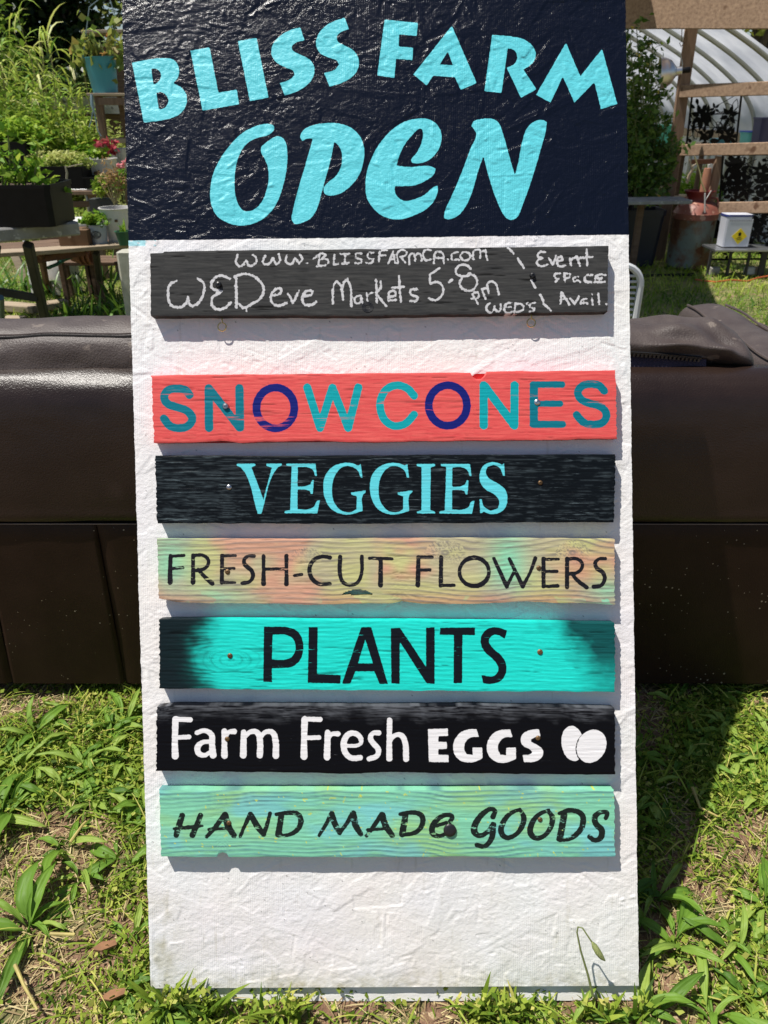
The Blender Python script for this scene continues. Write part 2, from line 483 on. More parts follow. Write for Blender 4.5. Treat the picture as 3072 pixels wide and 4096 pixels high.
T_SNOW_T = [  # darker teal
 ST('E', [(362,232),(335,200),(280,190),(225,198),(194,238),(210,285),(275,312),(345,338),(380,385),(355,435),(290,452),(230,435),(192,388)], 27),
 ST('E', [(489,188),(491,450)], 28), ST('E', [(492,192),(694,448)], 28), ST('E', [(693,188),(697,448)], 28),
 ST('F', [(988,168),(988,422)], 28), ST('F', [(982,163),(1175,163)], 22), ST('F', [(990,290),(1163,290)], 21), ST('F', [(982,427),(1178,427)], 24),
 ST('F', [(1455,205),(1420,170),(1365,160),(1305,175),(1280,215),(1295,255),(1350,285),(1430,310),(1470,360),(1450,410),(1390,428),(1320,415),(1272,365)], 26)]
T_SNOW_N = [ST('E', ell(932,318,126,135)+[(1058,318)], 26), ST('F', ell(417,302,127,134)+[(544,302)], 26)]
T_SNOW_B = [ST('E', [(1143,182),(1228,450)], 27), ST('E', [(1228,450),(1310,184)], 27), ST('E', [(1310,184),(1415,450)], 27), ST('E', [(1415,450),(1482,182)], 27),
 ST('F', [(193,238),(150,190),(80,168),(10,195),(-28,260),(-30,330),(0,400),(60,437),(130,425),(193,362)], 26),
 ST('F', [(655,168),(655,434)], 28), ST('F', [(660,172),(858,434)], 28), ST('F', [(860,168),(858,434)], 28)]
_E = [(1003,688),(1197,688),(1207,768),(1195,770),(1180,730),(1150,712),(1080,710),(1078,840),(1130,838),(1165,825),(1175,797),(1187,797),(1180,890),(1168,888),(1160,868),(1130,860),(1078,860),(1078,990),(1140,992),(1185,975),(1210,935),(1227,932),(1210,1018),(993,1016),(995,1003),(1030,995),(1040,705),(1005,702)]
_G = [(1497,690),(1510,780),(1498,782),(1475,730),(1420,703),(1370,715),(1325,770),(1307,850),(1320,940),(1370,1000),(1430,1010),(1470,990),(1472,905),(1435,893),(1433,880),(1532,865),(1530,878),(1512,895),(1510,1000),(1450,1020),(1390,1025),(1310,995),(1265,930),(1250,850),(1262,770),(1310,710),(1390,683),(1450,688),(1480,702)]
T_VEG = [
 PL('E', [(675,688),(798,688),(800,700),(772,712),(852,925),(908,715),(872,702),(872,688),(975,688),(973,700),(945,715),(838,1020),(815,1020),(705,715),(677,702)]),
 PL('E', _E), PL('E', _G), PL('E', [(x+309, y) for x, y in _G]),
 PL('F', [(210,690),(333,690),(333,702),(303,712),(300,995),(333,1007),(333,1018),(212,1018),(212,1007),(242,997),(243,712),(210,702)]),
 PL('F', [(x-633, y+2) for x, y in _E]),
 PL('F', [(790,685),(795,768),(783,768),(760,715),(720,697),(680,710),(668,745),(690,785),(750,820),(800,865),(812,925),(795,985),(745,1018),(690,1020),(655,1005),(643,1017),(632,1015),(628,925),(640,922),(655,970),(700,1002),(750,985),(758,940),(730,895),(670,860),(632,810),(630,750),(655,700),(710,678),(755,685),(778,697)])]
def fl(c, segs): return [ST(c, p, r) for p, r in segs]
T_FLOW = fl('G', [([(203,205),(200,300),(200,380)],[14,15,18]), ([(200,208),(292,202)],[10,11]), ([(205,290),(285,283)],[10,11]),
 ([(352,200),(352,300),(352,382)],[13,13,17]), ([(352,203),(410,200),(448,222),(453,258),(430,288),(375,302)],12), ([(385,295),(430,345),(480,388)],[11,14,16]),
 ([(545,203),(543,382)],14), ([(545,205),(635,203)],[11,9]), ([(545,292),(625,288)],[10,11]), ([(545,382),(630,382)],[11,9]),
 ([(758,206),(715,208),(690,235),(702,270),(738,300),(750,340),(728,375),(680,386)],[13,11,13,15,15,14,12,14]),
 ([(820,205),(820,300),(820,390)],[13,12,17]), ([(972,205),(972,300),(972,392)],[15,12,16]), ([(820,293),(972,291)],11), ([(1025,335),(1073,328)],11),
 ([(1262,216),(1205,210),(1150,235),(1125,290),(1138,350),(1185,390),(1260,390)],[14,13,14,15,15,14,13]),
 ([(1328,212),(1328,330),(1348,380),(1395,400),(1445,380),(1470,320),(1472,210)],[15,14,13,12,12,12,14]),
 ([(1522,220),(1672,224)],11), ([(1598,225),(1596,400)],[14,17])]) + fl('H', [
 ([(222,213),(218,398)],[14,17]), ([(220,213),(312,213)],[11,12]), ([(222,300),(298,298)],[10,12]), ([(373,213),(370,402)],[14,15]), ([(370,402),(458,400)],[11,12]),
 (ell(592,311,98,94)+[(690,311)],[12,17,15,13,12,16,15,12]),
 ([(722,222),(808,408)],[12,15]), ([(808,408),(862,300)],[12,11]), ([(825,225),(915,408)],[12,15]), ([(915,408),(965,310),(998,220)],[12,11,14]),
 ([(1052,223),(1052,408)],14), ([(1052,228),(1150,226)],[11,10]), ([(1052,308),(1140,308)],[10,12]), ([(1052,408),(1145,404)],[10,14]),
 ([(1208,223),(1208,412)],[14,15]), ([(1208,228),(1265,224),(1306,248),(1306,285),(1280,313),(1225,325)],12), ([(1235,320),(1280,370),(1338,414)],[11,14,15]),
 ([(1462,223),(1425,224),(1395,250),(1405,285),(1445,315),(1458,355),(1435,400),(1385,410)],[12,11,13,15,15,14,13,15])])
T_PLAN = [PL('G', [(822,675),(882,675),(990,680),(1050,710),(1082,780),(1080,850),(1060,900),(1010,940),(930,950),(876,950),(876,1043),(818,1040)], [(880,728),(960,728),(1010,750),(1030,790),(1028,840),(1000,880),(940,895),(876,890)]),
 PL('G', [(1120,678),(1180,678),(1175,990),(1332,995),(1330,1053),(1113,1047)]),
 PL('G', [(1468,678),(1535,678),(1645,1055),(1590,1055),(1555,972),(1430,972),(1395,1053),(1340,1053)], [(1495,760),(1545,918),(1447,918)]),
 PL('H', [(38,685),(100,682),(272,940),(272,682),(330,677),(330,1055),(275,1050),(98,775),(98,1055),(42,1052)]),
 PL('H', [(367,682),(597,680),(597,732),(515,730),(512,1050),(455,1050),(457,730),(362,728)]),
 PL('H', [(812,700),(795,755),(735,728),(700,745),(690,775),(715,815),(775,870),(805,930),(800,990),(760,1040),(690,1055),(650,1050),(640,995),(720,1002),(750,970),(750,940),(720,895),(660,840),(635,785),(645,725),(690,685),(750,680)], ang=60)]
_G3 = [(595,222),(611,272),(560,275),(525,305),(515,350),(530,385),(570,390),(570,342),(632,340),(634,412),(580,435),(520,437),(470,410),(445,360),(450,300),(490,245),(540,225)]
T_EGG = fl('I', [([(203,162),(198,300),(200,405)],[22,19,23]), ([(200,160),(300,164)],[15,17]), ([(200,283),(292,278)],[14,15]),
 ([(345,250),(395,236),(440,262),(445,330),(452,400)],[16,15,19,20,22]), ([(440,310),(380,315),(350,345),(355,385),(392,400),(440,372)],[13,15,20,19,15,12]),
 ([(527,240),(527,330),(527,402)],[19,18,22]), ([(532,290),(555,248),(592,242)],[12,14,18]),
 ([(655,248),(652,400)],[19,22]), ([(655,290),(700,245),(742,247),(762,295),(762,400)],[12,15,18,20,21]), ([(762,292),(800,246),(845,248),(865,295),(868,404)],[12,15,18,20,21]),
 ([(1060,162),(1055,300),(1055,408)],[22,19,23]), ([(1058,160),(1162,162)],[15,17]), ([(1060,285),(1155,282)],[14,15]),
 ([(1212,250),(1208,412)],[19,22]), ([(1214,300),(1240,260),(1280,257)],[12,14,18]),
 ([(1325,338),(1430,322),(1432,290),(1398,256),(1352,260),(1320,312),(1328,380),(1370,418),(1428,415)],[12,12,17,17,19,20,19,18,18]),
 ([(1552,252),(1512,254),(1496,286),(1518,325),(1548,360),(1540,402),(1488,424)],[17,15,17,18,18,17,17])]) + fl('J', [
 ([(30,165),(28,300),(28,412)],[18,17,20]), ([(32,302),(65,262),(108,264),(130,305),(137,415)],[12,14,18,18,20])]) + [
 PL('J', [(280,222),(410,218),(410,265),(348,268),(346,305),(402,305),(402,350),(346,352),(346,390),(414,390),(414,437),(285,435)]),
 PL('J', _G3), PL('J', [(x+219, y+2) for x, y in _G3]),
 PL('J', [(1000,222),(1012,268),(975,275),(950,290),(950,305),(990,325),(1025,355),(1025,395),(985,430),(905,438),(895,390),(945,385),(960,370),(940,352),(900,330),(883,295),(900,250),(950,228)], ang=58)]
EGG1 = PL('J', ell(1222,315,115,73,math.radians(82)), ang=90)
EGG2 = PL('J', ell(1344,333,112,92,math.radians(118)), ang=90)
T_HAND = fl('I', [([(247,800),(228,860),(207,930)],[20,21,19]), ([(368,798),(345,860),(315,930)],[18,19,20]), ([(192,888),(290,878),(380,868)],[10,14,9]),
 ([(525,795),(480,860),(410,940)],[16,17,13]), ([(532,795),(548,860),(590,932)],[22,23,20]), ([(425,892),(560,884)],[12,10]),
 ([(632,938),(665,860),(700,792)],[12,13,18]), ([(700,792),(745,870),(788,926)],[19,22,17]), ([(788,926),(810,860),(830,785)],[15,14,13]),
 ([(905,800),(885,925)],[20,22]), ([(872,792),(950,782),(1015,792),(1035,840),(1010,895),(945,930),(882,930)],[13,15,18,19,17,13,12]),
 ([(1155,932),(1200,860),(1238,785)],[12,13,16]), ([(1240,790),(1262,860),(1292,915)],[20,21,16]), ([(1292,915),(1340,850),(1378,785)],[14,14,18]), ([(1382,788),(1400,870),(1432,922)],[22,22,17]),
 ([(1568,792),(1525,860),(1470,935)],[16,16,12]), ([(1575,795),(1598,870),(1640,930)],[21,22,19]), ([(1478,895),(1610,886)],[12,10])]) + fl('J', [
 ([(135,775),(112,905)],[20,22]), ([(100,775),(180,764),(235,782),(246,830),(208,888),(115,912)],[13,15,18,18,16,12]),
 ([(425,822),(437,790),(405,780),(352,800),(308,858),(310,900),(350,918),(400,900)],[16,15,15,17,20,19,15,12]), ([(335,852),(400,830)],[12,12]),
 ([(702,792),(714,752),(688,742),(640,770),(588,840),(582,890),(615,915),(665,892),(702,840)],[18,15,15,18,22,22,17,15,16]), ([(706,845),(692,935),(645,985),(598,975)],[19,19,15,16]),
 ([(878,745),(820,768),(768,830),(757,895),(790,928),(850,908),(893,850),(903,795),(888,762)],[12,14,19,20,17,15,18,19,14]),
 ([(1065,750),(1010,772),(958,830),(947,900),(985,932),(1040,912),(1080,855),(1088,795),(1070,765)],[12,14,19,20,17,15,18,19,14]),
 ([(1165,780),(1138,935)],[22,23]), ([(1135,770),(1210,750),(1280,778),(1287,840),(1250,903),(1185,940),(1125,940)],[13,16,19,20,18,14,12]),
 ([(1437,800),(1445,768),(1412,762),(1367,790),(1372,838),(1410,880),(1402,928),(1362,945),(1330,922)],[15,15,15,20,20,21,20,15,16])])
T_CHALK = [ST('C', p, r) for p, r in [
 ([(302,297),(262,320),(248,380),(265,455),(310,472),(360,450),(378,405)],9), ([(378,405),(395,460),(440,445),(478,380),(475,310),(440,282)],9),
 ([(650,285),(590,265),(540,292),(530,340),(595,367)],9), ([(590,370),(535,410),(535,460),(575,485),(620,470),(655,440)],10),
 ([(690,285),(692,470)],10), ([(680,270),(750,253),(830,285),(870,350),(850,410),(790,450),(740,475),(712,450)],9), ([(755,480),(760,500)],6),
 ([(925,398),(980,375),(985,355),(950,350),(920,390),(925,440),(970,460),(1020,440)],9), ([(1030,385),(1060,440),(1100,365)],9),
 ([(1125,402),(1180,385),(1190,365),(1150,365),(1122,400),(1135,450),(1180,455),(1212,435)],9),
 ([(1320,445),(1325,330),(1345,300),(1370,330),(1385,420)],8), ([(1385,420),(1390,310),(1415,285),(1435,340),(1440,465)],8),
 ([(1505,395),(1470,400),(1465,440),(1495,440),(1505,400),(1512,445)],7), ([(1540,375),(1545,430)],7), ([(1545,395),(1575,375)],7), ([(1600,290),(1605,440)],8),
 ([(700,130),(690,180),(720,205),(755,165),(775,200),(815,185),(820,150),(800,130)],8), ([(880,135),(865,180),(900,190),(930,150),(950,190),(975,170),(970,125)],8),
 ([(1020,130),(1015,175),(1045,190),(1075,148),(1100,185),(1120,155),(1105,125)],8), ([(1148,183),(1151,184)],8),
 ([(1190,155),(1250,118),(1275,130),(1245,155)],7), ([(1245,155),(1290,165),(1280,190),(1215,205)],7), ([(1235,125),(1225,200)],7),
 ([(1330,130),(1325,192),(1357,188)],7), ([(1370,125),(1430,120)],7), ([(1400,125),(1395,185)],7), ([(1378,188),(1427,183)],7),
 ([(1505,118),(1470,125),(1475,150),(1505,160),(1500,180),(1465,183)],7), ([(1585,115),(1550,120),(1550,148),(1585,155),(1575,180),(1535,182)],7)]] + [ST('D', p, r) for p, r in [
 ([(38,295),(35,340),(12,372),(45,420),(72,455)],8), ([(85,395),(130,385),(120,355),(90,370),(85,420),(132,412)],8), ([(152,262),(165,425)],8), ([(110,338),(190,330)],7),
 ([(270,345),(225,355),(235,385),(270,395),(265,418),(225,420)],8), ([(410,212),(355,250)],8), ([(352,250),(350,310),(400,300),(435,340),(420,395),(380,415),(340,405)],8), ([(472,302),(492,285)],8),
 ([(610,250),(570,265),(515,240),(530,200),(590,195),(610,215)],8), ([(560,262),(540,310),(570,350),(620,350),(650,310),(640,265),(600,245)],8),
 ([(620,375),(655,440)],7), ([(620,375),(655,366),(660,395),(615,405)],7), ([(705,405),(680,345),(715,340),(725,370),(720,310),(760,300),(790,378)],8),
 ([(735,435),(712,450),(720,490),(750,490),(765,455),(775,485),(800,480),(800,440)],7), ([(870,432),(835,440),(835,495),(880,490)],7), ([(835,465),(870,460)],6),
 ([(895,440),(890,495)],7), ([(895,438),(940,445),(945,475),(895,495)],7), ([(967,442),(972,432)],6), ([(1020,432),(992,440),(990,460),(1020,468),(1010,485),(985,488)],7),
 ([(80,98),(35,105),(25,170)],7), ([(30,130),(65,130)],7), ([(85,180),(115,108),(130,180)],7), ([(95,155),(125,155)],6), ([(145,180),(150,105),(195,100),(200,125),(160,140),(195,175)],7),
 ([(220,185),(222,125),(245,120),(255,165),(270,120),(292,125),(297,165)],7), ([(358,97),(315,100),(320,160),(355,155)],7), ([(375,180),(390,110),(430,115),(437,180)],7), ([(380,145),(435,145)],6), ([(464,155),(466,157)],7),
 ([(530,110),(495,120),(490,155),(535,158)],7), ([(560,110),(545,135),(560,158),(600,155),(605,120),(565,108)],7), ([(628,155),(630,105),(665,95),(672,145)],7), ([(672,110),(705,95),(715,160)],7),
 ([(845,80),(885,118)],8), ([(912,150),(950,210)],8), ([(1000,290),(1022,338)],8), ([(1055,380),(1075,425)],8), ([(1078,440),(1125,485)],8),
 ([(1085,108),(1050,110),(1040,135),(1070,148),(1035,165),(1045,195),(1100,190)],8), ([(1110,150),(1135,190),(1155,130)],8), ([(1165,168),(1195,158),(1190,135),(1165,150),(1170,195),(1215,195)],8),
 ([(1250,195),(1245,150)],8), ([(1248,160),(1290,135),(1307,195)],8), ([(1350,92),(1355,195)],8), ([(1310,145),(1390,138)],8),
 ([(1182,243),(1145,255),(1155,275),(1172,282),(1148,298)],7), ([(1210,245),(1210,297)],8), ([(1205,240),(1245,250),(1235,272),(1212,275)],7), ([(1298,268),(1265,275),(1270,300),(1295,290),(1310,302)],7),
 ([(1385,255),(1345,262),(1340,295),(1380,300)],8), ([(1470,255),(1415,258),(1402,302),(1465,300)],8), ([(1410,280),(1450,275)],7),
 ([(1185,440),(1190,365),(1240,445)],8), ([(1185,410),(1225,405)],7), ([(1245,405),(1275,440),(1300,390)],8), ([(1348,408),(1315,415),(1315,440),(1345,430),(1357,442)],7),
 ([(1385,402),(1387,442)],7), ([(1385,378),(1386,382)],6), ([(1425,370),(1432,442)],8), ([(1474,440),(1478,441)],8)]]
def field(X, Y, shapes):
    f = np.full(X.shape, -40.0)
    for s in shapes: ink_add(f, X, Y, s)
    return f

NAVY = (.003, .0048, .013)
AQUA = (.115, .62, .70)
sign = thing('roadside_sign', 'tall white and navy leaning farm sign with painted wooden slats screwed on', 'sign', (0.02, 0.72, 0))

# ---- the textured board, a relief of pressed wood strands under paint
def slab(name, X, Y, H, off, thick, mat_, parent, attrs, hole=None, smooth=True, label=None):
    """front relief over a photo-aligned grid, with side walls and a back, thick metres deep"""
    ni, nj = X.shape
    V = onboard(X, Y, off + H).reshape(-1, 3)
    idx = np.arange(ni*nj).reshape(ni, nj)
    Q = np.stack([idx[:-1, :-1], idx[:-1, 1:], idx[1:, 1:], idx[1:, :-1]], -1).reshape(-1, 4)
    if hole is not None:
        cx = (X[:-1, :-1]+X[1:, 1:]).reshape(-1)/2; cy = (Y[:-1, :-1]+Y[1:, 1:]).reshape(-1)/2
        Q = Q[~hole(cx, cy)]
    e = np.concatenate([Q[:, [0, 1]], Q[:, [1, 2]], Q[:, [2, 3]], Q[:, [3, 0]]])
    key = np.sort(e, 1); k1 = key[:, 0].astype(np.int64)*len(V)+key[:, 1]
    _, inv, cnt = np.unique(k1, return_inverse=True, return_counts=True)
    be = e[cnt[inv] == 1]
    bv, binv = np.unique(be, return_inverse=True)
    binv = binv.reshape(be.shape)
    n0 = len(V)
    # doubled rim so that the wall shades separately from the face
    rim = V[bv]; back = onboard(X.reshape(-1)[bv], Y.reshape(-1)[bv], off)
    back = rim - BN*(thick + (H.reshape(-1)[bv])[:, None])
    V2 = np.concatenate([V, rim, back])
    r = n0+binv; b = n0+len(bv)+binv
    W = np.stack([r[:, 1], r[:, 0], b[:, 0], b[:, 1]], -1)
    Fq = np.concatenate([Q, W])
    # back sheet
    c = [idx[0, 0], idx[0, -1], idx[-1, -1], idx[-1, 0]]
    bi = {v: n0+len(bv)+i for i, v in enumerate(bv)}
    if hole is None and all(v in bi for v in c): Fq = np.concatenate([Fq, [[bi[c[3]], bi[c[2]], bi[c[1]], bi[c[0]]]]])
    A = {}
    for k, d in attrs.items():
        d = np.asarray(d)
        d = d.reshape(-1, 3) if d.ndim == 3 else d.reshape(-1)
        ex = d[bv]
        A[k] = np.concatenate([d, ex, ex])
    o = fast(name, V2, Fq, mat_, parent, A, smooth)
    if label: o['label'] = label
    return o

BT, BB = -14.0, 3948.0
GX = 2.0/1.22*3.077/4096*4096/1000  # px per mm helper
pxmm = 3077/1220.0
step = 4.6
nv = int((BB-BT)/step); nu = int(1980/step)
vv = np.linspace(BT, BB, nv); uu = np.linspace(0, 1, nu)
U, Yb = np.meshgrid(uu, vv, indexing='ij')
rag = lambda y, s: fbm(y/60.0, y*0+s, 40+s)*2.0 + vnoise(y/7.0, y*0+s, 50+s)*1.0
Lx = 487 + (602-487)*(vv/3953.0) + rag(vv, 1)
Rx = 2502 + (2555-2502)*(vv/3942.0) + rag(vv, 2)
X = Lx[None, :]*(1-U) + Rx[None, :]*U
tilt = -9*(U-.5)*2
Y = Yb + tilt*np.clip((Yb+200)/4000, 0, 1)**0*.6
mx_, my_ = X/pxmm, Y/pxmm       # millimetres
H = np.zeros_like(X); 
r2 = np.random.default_rng(11)
Wm, Hm = nu, nv
gxm = (uu*1980/pxmm); gym = vv/pxmm
edge = np.zeros_like(X)
for k in range(4200):
    cx = r2.uniform(-20, 800); cy = r2.uniform(-60, 1600)
    Ls = r2.uniform(16, 85)*r2.uniform(.5, 1); Ws = r2.uniform(2.5, 13)
    th = r2.normal(0.25, .45) if r2.random() < .45 else r2.uniform(-1.6, 1.6)
    th = -th
    i0, i1 = np.searchsorted(gxm, [cx-Ls, cx+Ls]); j0, j1 = np.searchsorted(gym, [cy-Ls, cy+Ls])
    if i1-i0 < 3 or j1-j0 < 3: continue
    dx = gxm[i0:i1, None]-cx; dy = gym[None, j0:j1]-cy
    c, s = math.cos(th), math.sin(th)
    a = dx*c+dy*s; b = -dx*s+dy*c
    b = b + .45*np.sin(a/24+k)
    ins = np.clip((Ls-np.abs(a))/1.7, 0, 1)*np.clip((Ws-np.abs(b))/1.5, 0, 1)
    hh = r2.normal(0, .17) + b/Ws*r2.normal(0, .13) + a/Ls*r2.normal(0, .05)
    H[i0:i1, j0:j1] = H[i0:i1, j0:j1]*(1-ins) + hh*ins
    if r2.random() < .22:
        w = np.exp(-(b/1.3)**2)*np.clip((Ls*.6-np.abs(a))/6, 0, 1)
        H[i0:i1, j0:j1] += w*r2.normal(0, .27)
_cr = np.clip(fbm(mx_/70, my_/70, 63)*2+.35, .12, 1)
H = H + fbm(mx_/6, my_/4, 60)*.24*_cr + fbm(mx_/60, my_/60, 61)*.25 + vnoise(mx_/5.0, my_/2.6, 62)*.10
H = H*0.0010*1.6
navy = (962 + (Y*0) - (X-520)*23/1987 - Y) + vnoise(X/25, Y/25, 70)*1.2
col = np.ones(X.shape+(3,))*np.array([.80, .785, .775])
t1 = fbm(X/420, Y/420, 80)[..., None]; t2 = fbm(X/300+7, Y/300, 84)[..., None]
col = col*(1+np.clip(t1, -1, 1)*np.array([.02, -.02, -.008])*1.6 + t2*np.array([-.02, .0, .03])*1.6)
dirt = np.clip((Y-3300)/650, 0, 1)**2*np.clip(.5+fbm(X/120, Y/90, 88), 0, 1)*.22 + np.clip((Y-3870+40*fbm(X/60, Y/60, 89))/80, 0, 1)*np.clip(.4+fbm(X/22, Y/22, 91)*1.3, 0, 1)*.28 + np.clip(fbm(X/16, Y/150, 93)-.45, 0, 1)*.5
dirt += np.exp(-((X-640)/70.0)**2)*np.clip((Y-3550)/200, 0, 1)*np.clip(.3+fbm(X/40, Y/60, 90), 0, 1)*.5
col = col*(1-dirt[..., None]*np.array([.8, .85, 1.1]))
speck = (np.random.default_rng(5).random(X.shape) > .9985) & (vnoise(X/60, Y/60, 92) > .1)
col[speck] *= .35
aq = (fbm(X/30, Y/18, 95) > -.15) & (Y > 958) & (Y < 985) & (X < 625)
col[aq] = np.array([.35, .66, .72])
m_board = paintmat('thick_paint_on_strand_board', [('navy', NAVY, .2), ('ink', AQUA, .38)], rough=.5, ribs=.13, bump=.85, bscale=(170, 230, 230), bdist=.0011, spec=.36)
head = field(X, Y, T_HEAD)
slab('board_panel', X, Y, H, 0.0, .0095, m_board, sign, dict(col=col, navy=navy, ink=head), label='white strand board with a navy top third lettered BLISS FARM OPEN')
print('board verts', X.size)

# ---- slats
def plank(name, top, bot, t, inks, mat_, colf, gap=.0005, lam=7.5, gh=.16, knots=(), hole=None, label=None, left=(0, 0), seed=0, endrag=3.0):
    top = np.array(top, float); bot = np.array(bot, float)
    x0, x1 = top[0, 0], top[-1, 0]; W = x1-x0
    st = 3.9
    nu = int(W/st); nv = max(24, int((bot[:, 1].mean()-top[:, 1].mean())/st))
    u = np.linspace(0, 1, nu); v = np.linspace(0, 1, nv)
    tx = x0+W*u; ty = np.interp(tx, top[:, 0], top[:, 1])
    bx = bot[0, 0]+(bot[-1, 0]-bot[0, 0])*u; by = np.interp(bx, bot[:, 0], bot[:, 1])
    ty = ty + fbm(tx/90, tx*0, 100+seed)*2.2; by = by + fbm(tx/70, tx*0, 120+seed)*3.0
    X = tx[:, None]*(1-v)+bx[:, None]*v; Y = ty[:, None]*(1-v)+by[:, None]*v
    ex = np.clip(1-u/.006, 0, 1)[:, None]-np.clip(1-(1-u)/.006, 0, 1)[:, None]
    X = X + ex*(vnoise(Y/7, Y*0+(u[:, None] > .5)*9, 140+seed))*endrag
    mx, my = X/pxmm, Y/pxmm
    g = my + 15*fbm(mx/150, my/300, 150+seed, 3) + 1.6*fbm(mx/45, my/30, 155+seed, 3)
    kd = np.zeros_like(X)
    for (kx, ky, a, rx, ry) in knots:
        dx = (X-kx)/rx; dy = (Y-ky)/ry
        e = np.exp(-(dx**2+dy**2))
        g = g + a*np.tanh(dy*1.5)*e*-1.0
        rr = np.sqrt(dx**2+dy**2)
        kd = np.maximum(kd, np.exp(-(rr/.28)**2))
        g = np.where(rr < .55, g*np.clip((rr-.15)/.4, 0, 1)+(rr*26)*(1-np.clip((rr-.15)/.4, 0, 1)), g)
    gr = (.5+.5*np.sin(2*math.pi*g/lam))**1.5; gr = gr*(.7+.3*fbm(mx/80, my/12, 166+seed))
    fine = fbm(mx/30, (my+1.5*fbm(mx/60, my/30, 158+seed, 2))*1.1, 160+seed, 4)
    crack = np.clip(fbm(mx/70, (my+3*fbm(mx/90, my/60, 159+seed, 2))*.42, 170+seed, 2)-.50, 0, 1)*5
    H = (gr*gh*1.7 + fine*.3*gh/.16 - np.clip(crack, 0, 1)*.55)*.001
    eb = np.minimum(np.minimum(v, 1-v)[None, :]*nv*st, 9)/9
    H = H - (1-eb)**2*.0006
    A = dict(col=colf(X, Y, gr, fine, crack))
    for an, shapes in inks.items():
        if an == 'egg':
            a = field(X, Y, [EGG1]); b = field(X, Y, [EGG2])
            A['ink'] = np.maximum(A['ink'], np.maximum(np.minimum(a, -b-4.5), b))
        else: A[an] = field(X, Y, shapes)
    return slab(name, X, Y, H, t, t-gap, mat_, sign, A, hole=hole, label=label)

m_pine = mat('bare_pine_spacer', (.42, .30, .18))
def mixc(a, b, t): return np.array(a)*(1-t[..., None])+np.array(b)*t[..., None]
def c_chalk(X, Y, gr, fine, cr):
    c = mixc((.030, .031, .032), (.062, .062, .06), np.clip(.5+fine*.8, 0, 1))
    return c*(1-np.clip(cr, 0, 1)[..., None]*.8)
def c_red(X, Y, gr, fine, cr):
    s_ = np.clip((gr-.5)*1.6, 0, 1)[..., None]*.22
    return (mixc(srgb(214, 76, 76), srgb(228, 98, 92), np.clip(.5+fine, 0, 1))*(1-s_))*(1-np.clip(cr, 0, 1)[..., None]*.45)
def c_veg(X, Y, gr, fine, cr):
    w = np.clip(fine*2.2-.35+.45*np.exp(-((X-800)/260)**2), 0, 1)  # paler streaks, strongest at left, paint highlights on the grain into the colour
    return mixc((.004, .006, .008), (.06, .08, .09), w*.55)
def c_plant(X, Y, gr, fine, cr):
    c = mixc((.012, .62, .53), (.02, .72, .62), np.clip(.5+fine, 0, 1))
    n = fbm(X/60, Y/40, 201)
    dk = 1/(1+np.exp((X-810-n*40-60*np.abs((Y-2620)/140)**2-34*(gr-.5))/19))
    dk2 = np.clip((X-2255+n*70+110*np.exp(-((Y-2500)/90.0)**2))/170, 0, 1)**1.2*(.6+.4*np.clip((2720-Y)/110, 0, 1))
    c = mixc(c[0, 0]*0+np.array((.006, .012, .015)), c[0, 0], 1-dk) if False else c*(1-dk[..., None])+np.array((.006, .014, .017))*dk[..., None]
    c = c*(1-dk2[..., None]*.93)+np.array((.005, .035, .042))*dk2[..., None]*.93
    c = c*(1-np.clip((gr-.55)*2, 0, 1)[..., None]*.35)*(1-kdark(X, Y)[..., None])
    return c*(1-np.clip(cr, 0, 1)[..., None]*.6)
def kdark(X, Y):
    d = np.sqrt(((X-925)/190)**2+((Y-2640)/95)**2)
    return .30*np.clip(np.sin(d*34+fbm(X/40, Y/20, 251)*1.5), 0, 1)**3*np.clip(1.25-d, 0, 1)
def c_egg(X, Y, gr, fine, cr):
    w = np.clip(1-(Y-2822-34*fbm(X/60, Y/50, 210))/62, 0, 1)*np.clip(.45+fine*1.3, 0, 1)
    return mixc((.0035, .0035, .005), (.16, .17, .19), w*.7)
def c_flow(X, Y, gr, fine, cr):
    a = fbm(X/230, Y/150, 220, 3); b = fbm(X/200+5, Y/140+3, 224, 3); e = fbm(X/150, Y/60, 228, 3)
    c = mixc(srgb(184, 176, 140), srgb(204, 156, 130), np.clip(a*2.4+.3, 0, 1))
    c = c*(1-np.clip(b*3-.1, 0, 1)[..., None])+np.array(srgb(192, 190, 132))*np.clip(b*3-.1, 0, 1)[..., None]
    tq = np.clip(np.exp(-((X-2030)/75)**2*(1)-((Y-2260)/150)**2)+np.exp(-((X-2430)/85)**2-((Y-2390)/70)**2)+.8*np.exp(-((X-680)/90)**2-((Y-2250)/130)**2)+.6*np.exp(-((X-860)/110)**2-((Y-2385)/40)**2), 0, 1)
    c = c*(1-tq[..., None]*.8)+np.array(srgb(120, 214, 178))*tq[..., None]*.8
    rd = np.clip(.8*np.exp(-((Y-2405)/32)**2)*(e > -.2)+np.exp(-((X-2340)/80)**2-((Y-2290)/60)**2)*.7, 0, 1)*.55
    c = c*(1-rd[..., None])+np.array(srgb(205, 120, 105))*rd[..., None]
    gy_ = np.clip((gr-.28)*2.6, 0, 1)*np.clip(np.abs(Y-2280)/90-.05+e*1.1, 0, 1)
    gy_ = np.clip(gy_+.35*np.clip(gr-.55, 0, 1), 0, 1)
    c = c*(1-gy_[..., None]*.75)+np.array(srgb(118, 112, 110))*gy_[..., None]*.75
    return c*(1+fine[..., None]*.16)*(1-np.clip(cr, 0, 1)[..., None]*.35)
